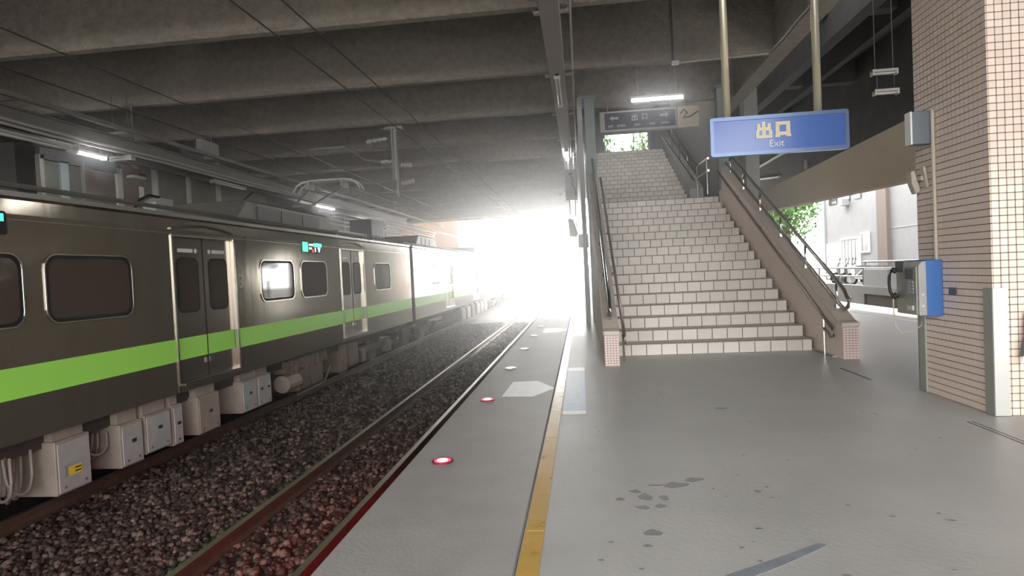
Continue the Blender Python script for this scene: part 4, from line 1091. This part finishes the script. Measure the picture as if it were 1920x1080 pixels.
hb = thing('pale_building', (18, 32, 0), 'pale tiled building with a roller shutter beyond the white wall', 'building')
MB().box(15.0, 22, -14, 39.9, -.1, 14).build('wall', M['facade'], hb)
MB().box(14.82, 15.0, 31.75, 32.75, -.1, 14).build('pilaster', M['facade_brown'], hb)
MB().box(14.9, 15.0, 39.6, 39.95, -.1, 14).build('corner_strip', M['grey'], hb)
sh = MB().box(14.94, 15.0, 35.1, 37.3, 0, 2.22).build('shutter', M['shutter'], hb)
MB().ring([(35.0, -.05), (37.4, -.05), (37.4, 2.34), (35.0, 2.34)], [(35.1, 0), (37.3, 0), (37.3, 2.24), (35.1, 2.24)], 'x', 14.9, 15.0).build('shutter_frame', M['white'], hb)
for i in range(5): MB().box(14.92, 14.945, 35.1 + i * .44, 35.13 + i * .44, 0, 2.2).build('rib', M['grey'], sh)
MB().box(14.93, 15.0, 37.6, 39.5, 0, 2.1).build('side_door', M['white'], hb)
w_ = MB().box(14.95, 15.0, 34.0, 34.75, 1.55, 2.45).build('window', M['window_dark'], hb)
MB().ring([(33.9, 1.45), (34.85, 1.45), (34.85, 2.55), (33.9, 2.55)], [(34.0, 1.55), (34.75, 1.55), (34.75, 2.45), (34.0, 2.45)], 'x', 14.92, 15.0).build('window_frame', M['white'], w_)
for ya, yb in ((34.75, 35.5), (36.1, 36.9), (37.85, 38.95)):
    MB().box(14.95, 15.0, ya, yb, 4.4, 5.3).build('window', M['window_dark'], hb)
ac = MB().box(14.6, 15.0, 36.2, 36.8, 4.15, 4.5).build('air_conditioner', M['grey'], hb)
MB().box(14.98, 15.0, 28.5, 31.7, 2.55, 2.6).build('ledge', M['grey'], hb)
for i in range(7):
    MB().tube([(14.97, 28.6 + .15 * math.sin(i * 2.1), 3.2 + .22 * i), (14.94, 28.8 + .2 * math.sin(i * 1.3), 3.35 + .22 * i), (14.97, 28.95, 3.3 + .25 * i)], .02, 5).build('stain_strip', M['dark_grey'], hb)

# trees
def tree(x, y, z0, h, r, n, label, group=None, trunk=True, seed=1, leaf=.16, squash=.8):
    t = thing('tree', (x, y, z0), label, 'tree', group)
    rr = np.random.default_rng(seed)
    if trunk:
        b = MB(); b.tube([(x, y, z0), (x + .1, y, z0 + h * .35), (x - .05, y + .1, z0 + h * .7)], .04 * h ** .9, 8)
        for k in range(6):
            a = rr.uniform(0, 6.28); b.tube([(x, y, z0 + h * (.35 + .05 * k)), (x + r * .5 * math.cos(a), y + r * .5 * math.sin(a), z0 + h * (.55 + .06 * k))], .05, 6)
        b.build('trunk', M['bark'], t)
    b = MB()
    cl = rr.normal(0, 1, (26, 3)); cl /= np.linalg.norm(cl, axis=1)[:, None]; cl *= rr.uniform(.3, 1, (26, 1))
    for i in range(n):
        c = cl[rr.integers(26)] * r + rr.normal(0, .22 * r, 3)
        p = Vector((x + c[0], y + c[1], z0 + h * .72 + c[2] * squash))
        d = Vector(rr.normal(0, 1, 3)).normalized(); e = d.cross(Vector(rr.normal(0, 1, 3))).normalized(); s = leaf * rr.uniform(.6, 1.3)
        b.add([p - d * s, p + e * s * .5 + Vector((0, 0, .03)), p + d * s, p - e * s * .5], [(0, 1, 2), (0, 2, 3)])
    b.build('leaves', M['leaf'], t, kind='stuff', recalc=False)
    return t
tree(14.6, 45.5, -.1, 6.5, 2.6, 4200, 'leafy green tree beyond the pale building seen past the handrail', seed=2)
tree(10.4, 51, -.1, 6.0, 2.2, 3400, 'leafy green tree left of the pale building under the beige beam', seed=4)
tree(.9, 33.5, 0.0, 9.6, 2.0, 3000, 'green tree outside the upper window, left of two', seed=5)
tree(4.3, 35.5, 0.0, 9.8, 2.0, 3000, 'green tree outside the upper window, right of two', seed=6)
for i, (x, y, h, r, lb) in enumerate(((-14, 135, 11, 5, 'distant tree in the white glare, above the far train cars'), (10, 125, 12, 6, 'distant tree in the white glare, straight beyond the platform end'))):
    tree(x, y, -.1, h, r, 1500, lb, seed=10 + i, leaf=.45)
